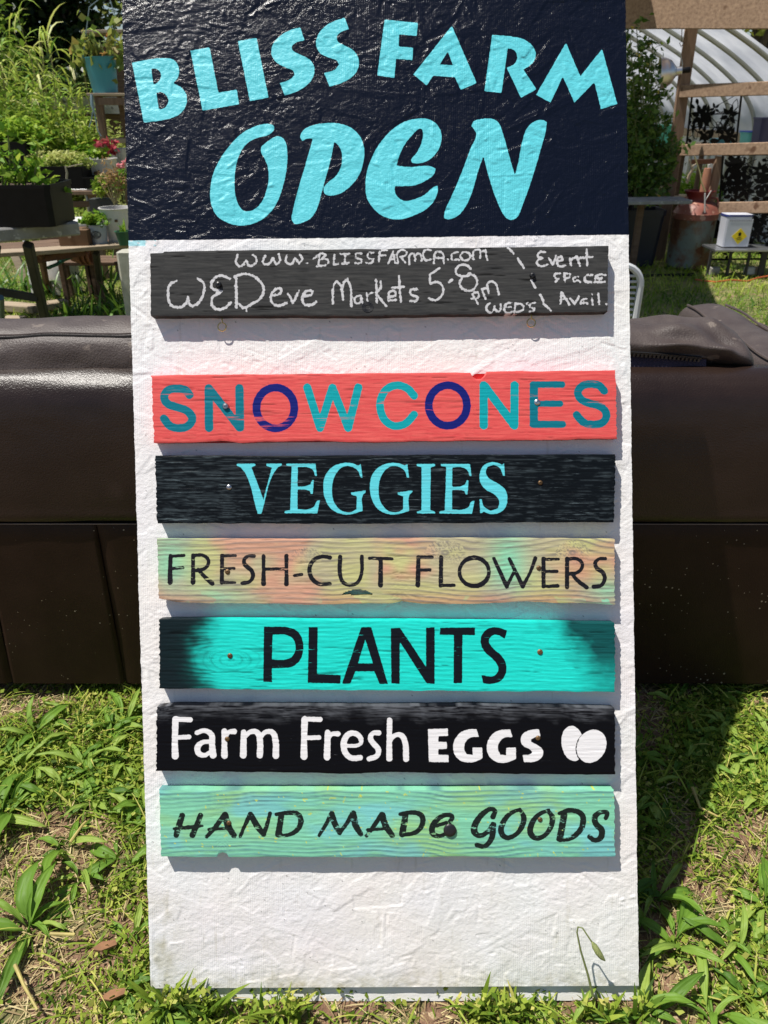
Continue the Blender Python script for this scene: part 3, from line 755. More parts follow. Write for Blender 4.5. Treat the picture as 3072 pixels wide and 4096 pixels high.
def c_hand(X, Y, gr, fine, cr):
    a = fbm(X/240, Y/110, 230, 3); b = fbm(X/200+9, Y/90, 234, 3)
    c = mixc(srgb(128, 200, 166), srgb(146, 200, 140), np.clip(a*1.8+.4, 0, 1))
    c = c*(1-np.clip(b*2-.15, 0, .7)[..., None])+np.array(srgb(122, 198, 204))*np.clip(b*2-.15, 0, .7)[..., None]
    g2 = np.clip((gr-.25)*2.6, 0, 1)*np.clip(np.abs(Y-3290)/65-.35+a*.9, 0, 1)
    c = c*(1-g2[..., None]*.8)+np.array(srgb(88, 132, 136))*g2[..., None]*.8
    sp = (np.random.default_rng(9).random(X.shape) > .997)
    from_ = fbm(X/11+fbm(X/30, Y/30, 241)*2, Y/11, 239, 3)
    c = np.where((from_ > .62)[..., None], np.array(srgb(196, 206, 90)), c)
    return c*(1+fine[..., None]*.12)

m_chalk = paintmat('black_board_with_chalk_writing', [('ink', (.56, .56, .57), .9)], rough=.75, bump=.6, bscale=(18, 260, 260), chalk=True, bdist=.0008, spec=.08)
m_red = paintmat('coral_paint_on_rough_wood', [('teal', (.001, .165, .225), .45), ('blue', (.006, .012, .16), .4), ('cyan', (.002, .34, .38), .45)], rough=.5, wear=.11, bump=.7, bscale=(18, 240, 240), bdist=.0009, spec=.25, wcol=(.66, (.28, .05, .05), .55, (8, 240, 240)))
m_veg = paintmat('worn_black_paint_with_glints', [('ink', AQUA, .4)], rough=.42, bump=.9, bscale=(16, 260, 260), wcol=(.60, (.16, .21, .23), .6, (16, 320, 320)), bdist=.001, spec=.12)
m_flow = paintmat('pastel_stain_on_wood', [('ink', (.012, .012, .016), .45)], wcol=(.60, (.15, .125, .11), .6, (7, 230, 230)), rough=.6, wear=.10, wscale=(40, 200, 200), bump=.7, bscale=(16, 260, 260), bdist=.0009, spec=.12)
m_plan = paintmat('turquoise_paint_on_wood', [('ink', (.006, .008, .012), .4)], rough=.45, wear=.14, wscale=(20, 240, 240), bump=.7, bscale=(16, 260, 260), bdist=.0009, spec=.14, wcol=(.66, (.004, .10, .10), .5, (10, 200, 200)))
m_egg = paintmat('black_paint_with_white_lettering', [('ink', (.80, .785, .79), .5)], rough=.42, bump=.6, bscale=(18, 260, 260), wcol=(.68, (.25, .25, .26), .45, (30, 300, 300)), bdist=.0009, spec=.12)
m_hand = paintmat('green_blue_stain_on_wood', [('ink', (.012, .018, .016), .5)], wcol=(.61, (.07, .13, .14), .6, (7, 230, 230)), rough=.6, wear=.08, wscale=(60, 120, 120), bump=.7, bscale=(14, 240, 240), bdist=.0009, spec=.12)

def notch(x0, x1, d, base): return [(x0-1, base), (x0+6, base-d*.75), ((x0+x1)/2, base-d), (x1-6, base-d*.7), (x1+1, base)]
s1 = plank('slat', [(601,1013),(652,1011),(657,1005),(1500,996),(2433,984)], [(603,1263),(1500,1262),(2200,1250),(2431,1246)], .0205, {'ink': T_CHALK}, m_chalk, c_chalk, lam=9, gh=.10,
      knots=[(1470,1228,6,150,40)], label='black slat chalked with a web address, WED eve Markets and Event Space Avail.', seed=1, endrag=1.5)
s2 = plank('slat', [(605,1501),(1100,1497),(1500,1493),(1882,1490),(1890,1506),(1905,1515),(1925,1514),(1940,1500),(1946,1487),(2462,1481)], [(617,1770),(760,1770),(880,1762),(960,1771),(1220,1762),(1500,1768),(1900,1762),(2467,1755)], .020,
      {'teal': T_SNOW_T, 'blue': T_SNOW_N, 'cyan': T_SNOW_B}, m_red, c_red, gh=.08, knots=[(765,1732,5,40,22)], label='coral red slat lettered SNOW CONES in blues', seed=2)
s3 = plank('slat', [(620,1822),(1100,1823),(1500,1820),(2462,1817)], [(629,2093),(1500,2095),(2455,2088)], .020, {'ink': T_VEG}, m_veg, c_veg, gh=.16, lam=5,
      knots=[(2140,1945,14,150,75)], label='worn black slat with painted grain glints lettered VEGGIES in aqua serif capitals', seed=3)
hole = lambda x, y: (y < 2381-np.abs(x-1435)*.02) & (y > 2381-23*np.clip(1-((x-1430)/62.0)**2, 0, 1)**.6) & (np.abs(x-1430) < 60)
s4 = plank('slat', [(629,2153),(1100,2156),(1540,2153),(2000,2152),(2457,2156)], [(635,2394),(690,2404),(760,2412),(980,2413),(1230,2418),(1560,2413),(1610,2404),(1690,2416),(1950,2414),(2060,2407),(2459,2417)], .020, {'ink': T_FLOW}, m_flow, c_flow, gh=.2, lam=8,
      knots=[(1230,2225,9,120,60),(1780,2210,16,150,90),(2290,2210,14,120,90)], hole=hole, gap=.008, label='pastel stained slat lettered FRESH-CUT FLOWERS with a split knot hole', seed=4)
s5 = plank('slat', [(638,2478),(700,2474),(1540,2479),(2459,2490)], [(638,2754),(1000,2756),(1540,2761),(2460,2767)], .020, {'ink': T_PLAN}, m_plan, c_plant, gh=.2, lam=7,
      knots=[(910,2630,20,150,75),(2200,2560,10,60,90)], label='bright turquoise slat with sooty ends lettered PLANTS', seed=5)
s6 = plank('slat', [(627,2828),(700,2820),(1200,2821),(1540,2824),(1900,2820),(2459,2832)], [(625,3083),(1000,3088),(1400,3094),(1540,3090),(2460,3098)], .020, {'ink': T_EGG, 'egg': None}, m_egg, c_egg, gh=.09,
      label='black slat lettered Farm Fresh EGGS with two white eggs painted on', seed=6)
s7 = plank('slat', [(637,3159),(1500,3160),(2456,3158)], [(645,3427)]+notch(869,914,19,3427)+[(1540,3429),(1850,3424),(2000,3431),(2460,3425)], .020, {'ink': T_HAND}, m_hand, c_hand, gh=.2, lam=8,
      knots=[(1250,3290,18,500,80)], label='green and blue stained slat lettered HAND MADE GOODS with a half round notch', seed=7)

for px in (910, 2155):
    c = onboard(px, 2290, .0065); mb = MB(); mb.box(c, (.05, .0115, .05), R=np.array([[1, 0, 0], [0, math.cos(LEAN), math.sin(LEAN)], [0, -math.sin(LEAN), math.cos(LEAN)]])); mb.build('spacer', m_pine, s4)
# ---- bottom strip of the board, set back below the front sheet
xx = np.linspace(0, 1, 220); yy = np.linspace(3925, 4004, 14)
U2, Y2 = np.meshgrid(xx, yy, indexing='ij')
X2 = 606+(2555-606)*U2; Y2 = Y2 - 6*(U2-.5) + fbm(X2/60, Y2*0, 300)*2*(Y2 > 4000)
c2_ = np.ones(X2.shape+(3,))*np.array([.78, .77, .75])*(1-.12*np.clip(fbm(X2/70, Y2/40, 301), 0, 1)[..., None])
m_rail = paintmat('white_painted_rail', [], rough=.55, bump=.6, bscale=(60, 160, 160), bdist=.001)
slab('bottom_rail', X2, Y2, fbm(X2/40, Y2/30, 302)*.0006, -.0100, .016, m_rail, sign, dict(col=c2_))

# ---- hardware
m_zinc = mat('zinc_screw_head', (.55, .56, .58), (.4, .4, .42), rough=.3, metal=1.0)
m_brass = mat('brass_wire', (.75, .58, .2), (.6, .45, .15), rough=.25, metal=1.0)
m_blk = mat('black_rubber', (.012, .012, .014), (.02, .02, .022), rough=.35)
m_tan = mat('rusty_gold_screw', (.20, .12, .05), (.10, .06, .03), rough=.5, metal=.6)
def screw(px, py, off, m_, par, r=.0038, dome=.002):
    c = onboard(px, py, off+.0004); mb = MB()
    mb.lathe(c, [(r, -.0005), (r, dome*.3), (r*.75, dome*.85), (r*.3, dome), (r*.25, dome*.6), (0.00001, dome*.5)], 12, axis=BN)
    mb.build('screw', m_, par, smooth=True)
for px, py, off, m_, par, r, d in [(875,1139,.0200,m_blk,s1,.0048,.005), (2129,1102,.0200,m_blk,s1,.0045,.005), (903,1625,.0196,m_zinc,s2,.0052,.004), (2149,1609,.0196,m_zinc,s2,.0048,.002),
                        (916,1949,.0196,m_zinc,s3,.0042,.002), (2161,1931,.0196,m_tan,s3,.0038,.002), (910,2287,.0196,m_tan,s4,.0042,.002), (2155,2272,.0196,m_tan,s4,.004,.002),
                        (920,2623,.0196,m_tan,s5,.0042,.002), (2160,2608,.0196,m_tan,s5,.0045,.002), (909,2956,.0196,m_tan,s6,.004,.002), (2152,2952,.0196,m_tan,s6,.004,.002),
                        (916,3292,.0196,m_tan,s7,.004,.002), (2160,3278,.0196,m_tan,s7,.004,.002)]:
    screw(px, py, off, m_, par, r, d)
c = onboard(1799, 3319, .0196); mb = MB()
mb.lathe(c, [(.0101, -.0005), (.0101, .003), (.0085, .0045), (.004, .0048), (.00001, .0048)], 20, axis=BN)
mb.build('rubber_cap', m_blk, s7, smooth=True)
c = onboard(1470, 1228, .0203); mb = MB()
for k in range(3): mb.tube([c+BN*.0004+ (np.array([1,0,0])*math.cos(t)*(.0085-.002*k)*1.0+np.cross(BN,[1,0,0])*math.sin(t)*(.0085-.002*k)*.9) for t in np.linspace(0, 6.28, 15)], .0007, 4)
mb.build('knot', m_blk, s1)
UPB = np.array([0, math.sin(LEAN), math.cos(LEAN)])
for px, py in [(888, 1288), (2125, 1272)]:
    c = onboard(px, py, .011); mb = MB()
    pts = [c+UPB*.018, c+UPB*.004]
    pts += [c - UPB*(.0075 - .0065*math.cos(t)) + np.array([1, 0, 0])*.0065*math.sin(t) for t in np.linspace(.15, 6.1, 16)]
    mb.tube(pts, .0009, 6); mb.build('screw_eye', m_brass, s1, smooth=True)

# ---- rear props
m_prop = wood('bare_pine', (.42, .28, .16), (.3, .19, .1), 'z')
topc = onboard(1494, BT, -.02)
for sx in (-.27, .27):
    mb = MB(); mb.beam((sx, topc[1]-.03, topc[2]-.08), (sx, topc[1]+.0, -.01), .038, .038, up=(0, 1, 0))
    mb.build('support_leg', m_prop, sign)

# ================================================================ SOFA
m_lea = mat('dark_brown_leather', (.016, .009, .007), (.027, .016, .012), scale=5, rough=.31, bump=.7, bscale=300, spec=.4, bdist=.0012,
            spots=[(3.2, .66, (.045, .028, .024))])
# dried leaf crumbs and dust stuck low on the panel
def add_dust(m):
    nt = m.node_tree; N, L = nt.nodes, nt.links; b = N['Principled BSDF']
    src = b.inputs['Base Color'].links[0].from_socket
    tc = N.new('ShaderNodeTexCoord'); v = N.new('ShaderNodeTexVoronoi'); v.inputs['Scale'].default_value = 62; v.inputs['Randomness'].default_value = 1
    L.new(tc.outputs['Object'], v.inputs[0])
    n = N.new('ShaderNodeTexNoise'); n.inputs['Scale'].default_value = 7; n.inputs['Detail'].default_value = 3
    L.new(tc.outputs['Object'], n.inputs[0])
    m1 = N.new('ShaderNodeMapRange'); m1.inputs[1].default_value = .42; m1.inputs[2].default_value = .7; m1.inputs[3].default_value = .03; m1.inputs[4].default_value = .17
    L.new(n.outputs[0], m1.inputs[0])
    lt = N.new('ShaderNodeMath'); lt.operation = 'LESS_THAN'; L.new(v.outputs['Distance'], lt.inputs[0]); L.new(m1.outputs[0], lt.inputs[1])
    mx = N.new('ShaderNodeMix'); mx.data_type = 'RGBA'; L.new(lt.outputs[0], mx.inputs[0]); L.new(src, mx.inputs[6]); mx.inputs[7].default_value = (.30, .25, .18, 1)
    L.new(mx.outputs[2], b.inputs['Base Color'])
m_lea2 = mat('dusty_brown_leather', (.018, .009, .005), (.028, .015, .009), scale=5, rough=.45, bump=.55, bscale=330, spec=.18, bdist=.0012)
add_dust(m_lea2)
m_seam = mat('dark_seam_and_shade', (.006, .004, .004), rough=.7)
m_thr = mat('pale_thread', (.25, .19, .15), (.16, .12, .1), rough=.8)
m_lin = mat('faded_purple_lining', (.035, .028, .052), (.055, .045, .075), scale=30, rough=.9, bump=.5, bscale=500)
m_lea3 = mat('sunfaded_leather', (.055, .04, .036), (.085, .066, .058), scale=14, rough=.52, bump=.8, bscale=260, spec=.5, bdist=.0015, spots=[(22, .66, (.15, .12, .10))])
YB = 1.50
sofa = thing('leather_sofa', 'dark brown leather sofa seen from behind, standing on the grass behind the sign', 'sofa', (0, 1.95, 0))
def sweep(name, prof, x0, x1, m_, par, nx=60, amp=.004, seed=0, closed=False, smooth=True, label=None, endr=0.0):
    """cross-section profile of (y,z) swept along x with soft lumps and rounded ends"""
    pr = hermite(prof, closed, 80, 5)
    if closed: pr = np.concatenate([pr, pr[:1]])
    xs_ = np.linspace(x0, x1, nx); cy, cz = pr.mean(0)
    V = np.zeros((nx, len(pr), 3))
    for i, x in enumerate(xs_):
        k = 1.0
        if endr > 0:
            e = min(x-x0, x1-x)
            if e < endr: k = math.sqrt(max(0, 1-((endr-e)/endr)**2))*.96+.04
        s = np.arange(len(pr))
        d = fbm(np.full(len(pr), x*5.0), s*.13, 400+seed, 3)*amp
        nrm = np.stack([pr[:, 0]-cy, pr[:, 1]-cz], -1); nrm /= np.linalg.norm(nrm, axis=1)[:, None]+1e-6
        V[i, :, 0] = x
        V[i, :, 1] = cy+(pr[:, 0]-cy)*k+nrm[:, 0]*d; V[i, :, 2] = cz+(pr[:, 1]-cz)*k+nrm[:, 1]*d
    idx = np.arange(nx*len(pr)).reshape(nx, len(pr))
    Q = np.stack([idx[:-1, :-1], idx[:-1, 1:], idx[1:, 1:], idx[1:, :-1]], -1).reshape(-1, 4)
    o = fast(name, V.reshape(-1, 3), Q, m_, par, smooth=smooth)
    if label: o['label'] = label
    sweep.V = V
    return o
upper = sweep('upper_back_panel', [(1.478,.462),(1.4665,.468),(1.4645,.50),(1.469,.59),(1.475,.66),(1.482,.705),(1.492,.737),(1.508,.762),(1.530,.779),(1.555,.785),(1.60,.776),(1.625,.75),(1.63,.60),(1.63,.3)],
              -1.36, 1.06, m_lea, sofa, 160, .0035, 1)
# lower panels between slanting seams
def lowpanel(xa0, xa1, xb0, xb1, seed):
    nu_, nz = 50, 24
    V = []
    for i in range(nu_):
        for j in range(nz):
            t = j/(nz-1); s = i/(nu_-1); z = .4575-(.456-.028)*t
            x = (xa0+(xa1-xa0)*s)*(1-t)+(xb0+(xb1-xb0)*s)*t
            e = min(s*abs(xa1-xa0), (1-s)*abs(xa1-xa0), t*.4, .02)
            y = YB-.024-.022*t-math.sqrt(max(0, 1-(1-min(e/.004, 1))**2))*.006 + .004*fbm(np.array([x*4.]), np.array([z*5.]), 420+seed)[0]
            V.append((x, y, z))
    idx = np.arange(nu_*nz).reshape(nu_, nz)
    Q = np.stack([idx[:-1, :-1], idx[:-1, 1:], idx[1:, 1:], idx[1:, :-1]], -1).reshape(-1, 4)
    fast('lower_back_panel', V, Q, m_lea2, sofa, smooth=True)
seams = [(-1.36, -1.36), (P(-60,2075,YB)[0], P(70,2640,YB)[0]), (P(400,2075,YB)[0], P(518,2650,YB)[0]), (.25, .2), (1.06, 1.06)]
for k in range(4):
    (a0, b0), (a1, b1) = seams[k], seams[k+1]
    lowpanel(a0+.0008, a1-.0008, b0+.0008, b1-.0008, k)
mb = MB(); mb.box((-.15, YB+.035, .245), (2.40, .09, .50)); mb.build('shade_backing', m_seam, sofa)  # near-black box behind the seams; its foot paints the shade under the sofa
mb = MB(); mb.tube([(-1.35, 1.470, .4585), (0, 1.4695, .459), (1.05, 1.4705, .4575)], .0013, 6); mb.build('seam_welt', m_thr, sofa, smooth=True)
for x, y in ((-1.28, 1.56), (.96, 1.56), (-1.28, 2.2), (.96, 2.2)):
    mb = MB(); mb.lathe((x, y, -.01), [(.022, 0), (.03, .07)], 12); mb.build('foot', m_blk, sofa)
mb = MB(); mb.box((-.16, 1.98, .22), (2.04, .66, .30)); mb.build('seat_base', m_lea, sofa)
sweep('seat_cushion', [(1.72,.37),(1.72,.46),(1.85,.49),(2.2,.48),(2.32,.44),(2.32,.37)], -1.16, -.005, m_lea, sofa, 30, .006, 5, endr=.04)
sweep('seat_cushion', [(1.72,.37),(1.72,.46),(1.85,.49),(2.2,.48),(2.32,.44),(2.32,.37)], .005, .84, m_lea, sofa, 30, .006, 6, endr=.04)
# arms
for sx in (-1, 1):
    def arm(x0, x1, zt, y0, y1, name):
        pr = [(x0, .06), (x0, zt-.035), (x0+.012, zt-.008), (x0+.035, zt), (x1-.03, zt+.004), (x1-.008, zt-.01), (x1, zt-.04), (x1, .06)]
        pr = hermite(pr, False, 80, 4)
        ysn = np.concatenate([np.linspace(y0, y1-.05, 24), y1-.05+.05*np.sin(np.linspace(.15, 1.57, 8))])
        V = []
        for y in ysn:
            e = max(0, (y-(y1-.05))/.05); k = math.sqrt(max(0, 1-e*e))
            for x, z in pr:
                V.append((x, y, z-(.05*(1-k) if z > .2 else 0)*(z/zt)+.003*math.sin(y*23+x*9)))
        n = len(pr); idx = np.arange(len(ysn)*n).reshape(len(ysn), n)
        Q = np.stack([idx[:-1, :-1], idx[1:, :-1], idx[1:, 1:], idx[:-1, 1:]], -1).reshape(-1, 4)
        Vn = np.array(V); c0 = [tuple(idx[-1, :])]
        o = fast(name, V, Q, m_arm, sofa, smooth=True)
        mbx = MB(); mbx.add([V[i] for i in idx[-1, :]], [tuple(range(n))]); mbx.build('arm_front', m_arm, sofa)
        for xx_, dz in ((x0+.014, -.002), (x1-.012, .001)):
            mp_ = MB(); mp_.tube([(xx_, y, zt+dz+.002+.003*math.sin(y*23+xx_*9)) for y in np.linspace(y0, y1-.045, 30)], .0035, 6)
            mp_.build('piping', m_pip, o, smooth=True)
        return o
    m_arm = m_lea3 if sx > 0 else m_lea3
    m_pip = mat('piping_leather', (.10, .075, .065), (.06, .045, .04), rough=.5) if sx < 0 else m_pip
    if sx > 0:
        arm(.868, 1.005, .752, 1.60, 2.30, 'arm'); arm(1.01, 1.075, .715, 1.60, 2.22, 'arm_side')
    else:
        arm(-1.325, -1.188, .752, 1.60, 2.30, 'arm'); arm(-1.395, -1.33, .715, 1.60, 2.22, 'arm_side')
# back cushions resting on the sofa
cl = sweep('back_cushion', [(1.56,.60),(1.548,.70),(1.545,.78),(1.56,.83),(1.60,.858),(1.66,.862),(1.71,.83),(1.74,.70),(1.73,.55),(1.62,.52)], -1.16, -.03, m_lea3, None, 90, .012, 8, closed=True, endr=.05)
tag(cl, 'long plump brown leather back cushion left of the sign, seam running along its top', 'cushion')
Vc = sweep.V; jt = [int(np.argmin(np.abs(Vc[i, :, 1]-1.575)+100*(Vc[i, :, 2] < .80))) for i in range(8, 82)]
jm = int(np.median(jt))
mb = MB(); mb.tube([Vc[i, jm]+[0, -.0005, .0005] for i in range(2, 88)], .0024, 5); mb.build('cushion_seam', m_seam, cl, smooth=True)
mb = MB(); mb.tube([Vc[i, jm+1]*.6+Vc[i, jm]*.4+[0, 0, .0006] for i in range(2, 88)], .0016, 5); mb.build('cushion_piping', m_pip, cl, smooth=True)
# right cushion: lumpy, with an open zip
cr_ = thing('zipped_cushion', 'slumped brown leather cushion with open black zip and purple lining, right of the sign', 'cushion', (.4, 1.66, .5))
pr = hermite([(1.60,.795),(1.575,.80),(1.562,.815),(1.566,.832),(1.60,.851),(1.66,.855),(1.72,.84),(1.74,.72),(1.70,.62),(1.62,.62)], True, 80, 6)
pr = np.concatenate([pr, pr[:1]]); xs_ = np.linspace(.02, .80, 120)
V = np.zeros((120, len(pr), 3)); cy, cz = 1.65, .75
for i, x in enumerate(xs_):
    k = 1.0; e = min(x-.02, .80-x)
    if e < .05: k = math.sqrt(max(0, 1-((.05-e)/.05)**2))*.9+.1
    drop = -.035*np.clip((x-.60)/.2, 0, 1)**1.6
    s = np.arange(len(pr))
    fold = .016*np.exp(-((x-.71)/.03)**2)*np.sin(s*.42+x*20) + .008*np.exp(-((x-.62)/.05)**2)*np.sin(s*.7+3)
    d = fbm(np.full(len(pr), x*9.0), s*.12, 431, 3)*.008+fold
    nrm = np.stack([pr[:, 0]-cy, pr[:, 1]-cz], -1); nrm /= np.linalg.norm(nrm, axis=1)[:, None]
    V[i, :, 0] = x; V[i, :, 1] = cy+(pr[:, 0]-cy)*k+nrm[:, 0]*d; V[i, :, 2] = cz+(pr[:, 1]-cz)*k+nrm[:, 1]*d+drop*(pr[:, 1]-.6)/.27
idx = np.arange(120*len(pr)).reshape(120, len(pr))
fast('cover', V.reshape(-1, 3), np.stack([idx[:-1, :-1], idx[:-1, 1:], idx[1:, 1:], idx[1:, :-1]], -1).reshape(-1, 4), m_lea3, cr_, smooth=True)
V = []; nx = 70
for i in range(nx):
    x = .05+.625*i/(nx-1)
    for z, y in ((.700, 1.566), (.75, 1.560), (.785, 1.562), (.812, 1.575), (.82, 1.60)): V.append((x, y+.003*math.sin(x*31)+.002*math.sin(x*71+z*40), z-.010*max(0, (x-.5)/.2)))
idx = np.arange(nx*5).reshape(nx, 5)
fast('lining', V, np.stack([idx[:-1, :-1], idx[1:, :-1], idx[1:, 1:], idx[:-1, 1:]], -1).reshape(-1, 4), m_lin, cr_, smooth=True)
mb = MB()
x = .05
while x < .66:
    z = .8085 + .0022*math.sin(x*14) - .012*max(0, (x-.5)/.16); y = 1.561
    mb.box((x, y, z), (.0042, .006, .0065)); x += .0085
mb.tube([(x, 1.563, .8125+.0022*math.sin(x*14)-.012*max(0, (x-.5)/.16)) for x in np.linspace(.05, .66, 50)], .0038, 5)
mb.build('zip', m_blk, cr_, kind='stuff')

# ================================================================ NEAR GROUND PLANTS
def blades(n, cx, cy, cz, L, W, tone, bend=.6, lean=.5, segs=3, az=None, r_=rng, elev=None):
    """n bent tapering strips; arrays in, vertices and quads out"""
    if az is None: az = r_.uniform(0, 2*np.pi, n)
    el = r_.uniform(.25, 1.35, n) if elev is None else elev
    t = np.linspace(0, 1, segs+1)
    dx = np.cos(az); dy = np.sin(az)
    sx = -dy; sy = dx
    V = np.zeros((n, segs+1, 2, 3))
    bd = r_.uniform(.2, 1.0, n)*bend
    x = np.zeros(n); z = np.zeros(n); a = el.copy()
    tw = r_.uniform(-.5, .5, n)
    for k in range(segs+1):
        w = W*(1-t[k]**2.2)*(.55+.45*min(1, t[k]*3))/2+.0003
        for s_, q in ((0, -1), (1, 1)):
            V[:, k, s_, 0] = cx+dx*x+q*sx*w; V[:, k, s_, 1] = cy+dy*x+q*sy*w; V[:, k, s_, 2] = cz+z+q*w*tw
        x = x+np.cos(a)*L/segs; z = z+np.sin(a)*L/segs; a = a-bd*2.0/segs
        V[:, k, :, 2] = np.maximum(V[:, k, :, 2], cz[:, None]-.002 if hasattr(cz, '__len__') else cz-.002)
    b = np.arange(n)[:, None]*(segs+1)*2
    Q = np.concatenate([np.stack([b[:, 0]+2*k, b[:, 0]+2*k+1, b[:, 0]+2*k+3, b[:, 0]+2*k+2], -1) for k in range(segs)])
    return V.reshape(-1, 3), Q, np.repeat(tone, (segs+1)*2)
def leafcloud(n, C, S, tone, aspect=.5, r_=rng, up=.35):
    """n small folded diamond leaves at points C, sizes S"""
    d = r_.normal(size=(n, 3)); d[:, 2] = d[:, 2]*.6-.15; d /= np.linalg.norm(d, axis=1)[:, None]
    nn = r_.normal(size=(n, 3)); nn[:, 2] += up*3; nn -= d*(nn*d).sum(1)[:, None]; nn /= np.linalg.norm(nn, axis=1)[:, None]
    s = np.cross(d, nn); S = S[:, None]
    V = np.stack([C-d*S*.5, C-d*S*.08+s*S*aspect*.5+nn*S*.07, C+d*S*.5-nn*S*.08, C-d*S*.08-s*S*aspect*.5+nn*S*.07], 1)
    b = np.arange(n)[:, None]*4
    return V.reshape(-1, 3), b+np.array([[0, 1, 2, 3]]), np.repeat(tone, 4)
def leafy(name, parts_, m_, parent=None, smooth=False):
    Vs = []; Qs = []; Ts = []; o = 0
    for V, Q, T in parts_:
        Vs.append(V); Qs.append(Q+o); Ts.append(T); o += len(V)
    return fast(name, np.concatenate(Vs), np.concatenate(Qs), m_, parent, dict(tone=np.concatenate(Ts)), smooth)
def hgt(x, y): return (fbm(x*9, y*9, 3)*.010 + fbm(x*30, y*30, 5)*.005) - .014

m_weed = leafmat('weed_green', [(.04, .085, .010), (.12, .21, .02), (.30, .39, .05), (.58, .54, .15)], .3, .6, .15)
m_straw = leafmat('dry_straw', [(.16, .10, .05), (.36, .27, .13), (.60, .50, .26)], .1, .8)
m_plant = leafmat('plantain_green', [(.07, .16, .02), (.17, .31, .04), (.33, .44, .09)], .28, .5, .25)
rn = np.random.default_rng(21)
def near_pts(n, dens):
    x = rn.uniform(-1.0, 1.05, n*3); y = rn.uniform(.42, 1.62, n*3)
    k = dens(x, y) > rn.random(n*3)
    x, y = x[k][:n], y[k][:n]
    return x, y
wd = lambda x, y: np.clip(.5+fbm(x*5, y*5, 500)*2.4, .08, 1)*np.where((np.abs(x) < .3) & (y > .74), .15, 1)*np.where((x > -.24) & (x < .10) & (y < .73), .22, 1)*(1-.85*np.exp(-((x+.47)/.09)**2-((y-.84)/.10)**2))*(1-.6*np.exp(-((x-.53)/.07)**2-((y-.96)/.08)**2))*(1-.7*np.exp(-((x+.56)/.12)**2-((y-.66)/.06)**2))
x, y = near_pts(32000, wd)
n = len(x); tone = np.clip(rn.random(n)*.7+fbm(x*7, y*7, 510)*.6+.1, 0, 1)
A1 = blades(n, x, y, hgt(x, y), rn.uniform(.010, .036, n), rn.uniform(.0013, .0036, n), tone, bend=1.1, r_=rn, elev=rn.uniform(.1, 1.2, n))
x, y = near_pts(24000, wd); n = len(x)
A2 = leafcloud(n, np.stack([x, y, hgt(x, y)+rn.uniform(.002, .024, n)], -1), rn.uniform(.006, .016, n), np.clip(rn.random(n)*.9, 0, 1), .75, rn)
o = leafy('clover_and_fine_weeds', [A1, A2], m_weed); tag(o, 'fine clover, chickweed and short grass matted over the soil around the sign', 'weeds', kind='stuff')
x, y = near_pts(22000, lambda x, y: np.clip(.7-fbm(x*5, y*5, 500)*1.0, .15, 1)); n = len(x)
S1 = blades(n, x, y, hgt(x, y)+.001, rn.uniform(.012, .06, n), rn.uniform(.0008, .0024, n), rn.random(n), bend=.5, r_=rn, elev=rn.uniform(-.05, .45, n))
o = None
x, y = near_pts(5500, wd); n = len(x)
A3 = blades(n, x, y, hgt(x, y)+.002, rn.uniform(.035, .095, n), rn.uniform(.0016, .0036, n), np.clip(rn.normal(.62, .22, n), 0, 1), bend=1.0, segs=4, r_=rn, elev=rn.uniform(.15, .9, n))
o = leafy('tangled_grass', [A3], m_weed); tag(o, 'long thin yellow green grass blades tangled through the weeds', 'grass', kind='stuff')
o = leafy('dry_straw_litter', [S1], m_straw); tag(o, 'dry straw and clippings scattered over the brown soil', 'straw', kind='stuff')

def plantain_leaf(L, W, seed):
    r_ = np.random.default_rng(seed); ns, nw = 12, 9
    V = np.zeros((ns+1, nw, 3)); a = r_.uniform(.55, .95); x = z = 0; bend = r_.uniform(.9, 1.7)
    cur = r_.uniform(-.35, .35); hd = 0; yy = 0
    for i in range(ns+1):
        t = i/ns
        w = W*(math.sin(math.pi*min(1, max(0, (t-.12)/.88))**.85)**.8*.98+.10*(1-t))
        for j in range(nw):
            q = (j/(nw-1)-.5)
            V[i, j] = (x-q*w*math.sin(hd), yy+q*w*math.cos(hd), z+abs(q)*w*.42+.0016*math.sin(t*17+q*5)-.0016*math.cos(q*2*math.pi*3)*min(1, W/.02))
        x += math.cos(a)*L/ns*math.cos(hd); yy += math.cos(a)*L/ns*math.sin(hd); z += math.sin(a)*L/ns; a -= bend/ns; hd += cur/ns
    idx = np.arange((ns+1)*nw).reshape(ns+1, nw)
    Q = np.stack([idx[:-1, :-1], idx[1:, :-1], idx[1:, 1:], idx[:-1, 1:]], -1).reshape(-1, 4)
    return V.reshape(-1, 3), Q
def plantain_mesh(k):
    V, Q = plantain_leaf(.11, [.016, .021, .0125, .024, .014, .018][k], 60+k)
    o = fast('leaf', V, Q, m_plant, None, dict(tone=np.full(len(V), [.2, .5, .8, .35, .65, .95][k])), True)
    me = o.data; bpy.data.objects.remove(o); return me
PM = [plantain_mesh(k) for k in range(6)]
used = [0]
def plantain(px, py, size, nl, label, group=None, az=None, spread=math.pi):
    p = G(px, py) if not isinstance(px, tuple) else np.array([px[0], px[1], 0])
    p[2] = float(hgt(np.array([p[0]]), np.array([p[1]]))[0])
    t = thing('plantain_weed', label, 'weed', p, group)
    for k in range(nl):
        o = bpy.data.objects.new('leaf', PM[random.randrange(6)])
        COL.objects.link(o); o.parent = t
        a = (2*math.pi*k/nl+random.uniform(-.35, .35)) if az is None else az+random.uniform(-spread, spread)
        o.rotation_euler = (random.uniform(-.5, .5), random.uniform(-.4, .55), a); o.location = (random.uniform(-.012, .012), random.uniform(-.012, .012), random.uniform(0, .006))
        s = size*.86*random.uniform(.45, 1.2); o.scale = (s, s*random.uniform(.85, 1.2), s)
    return t
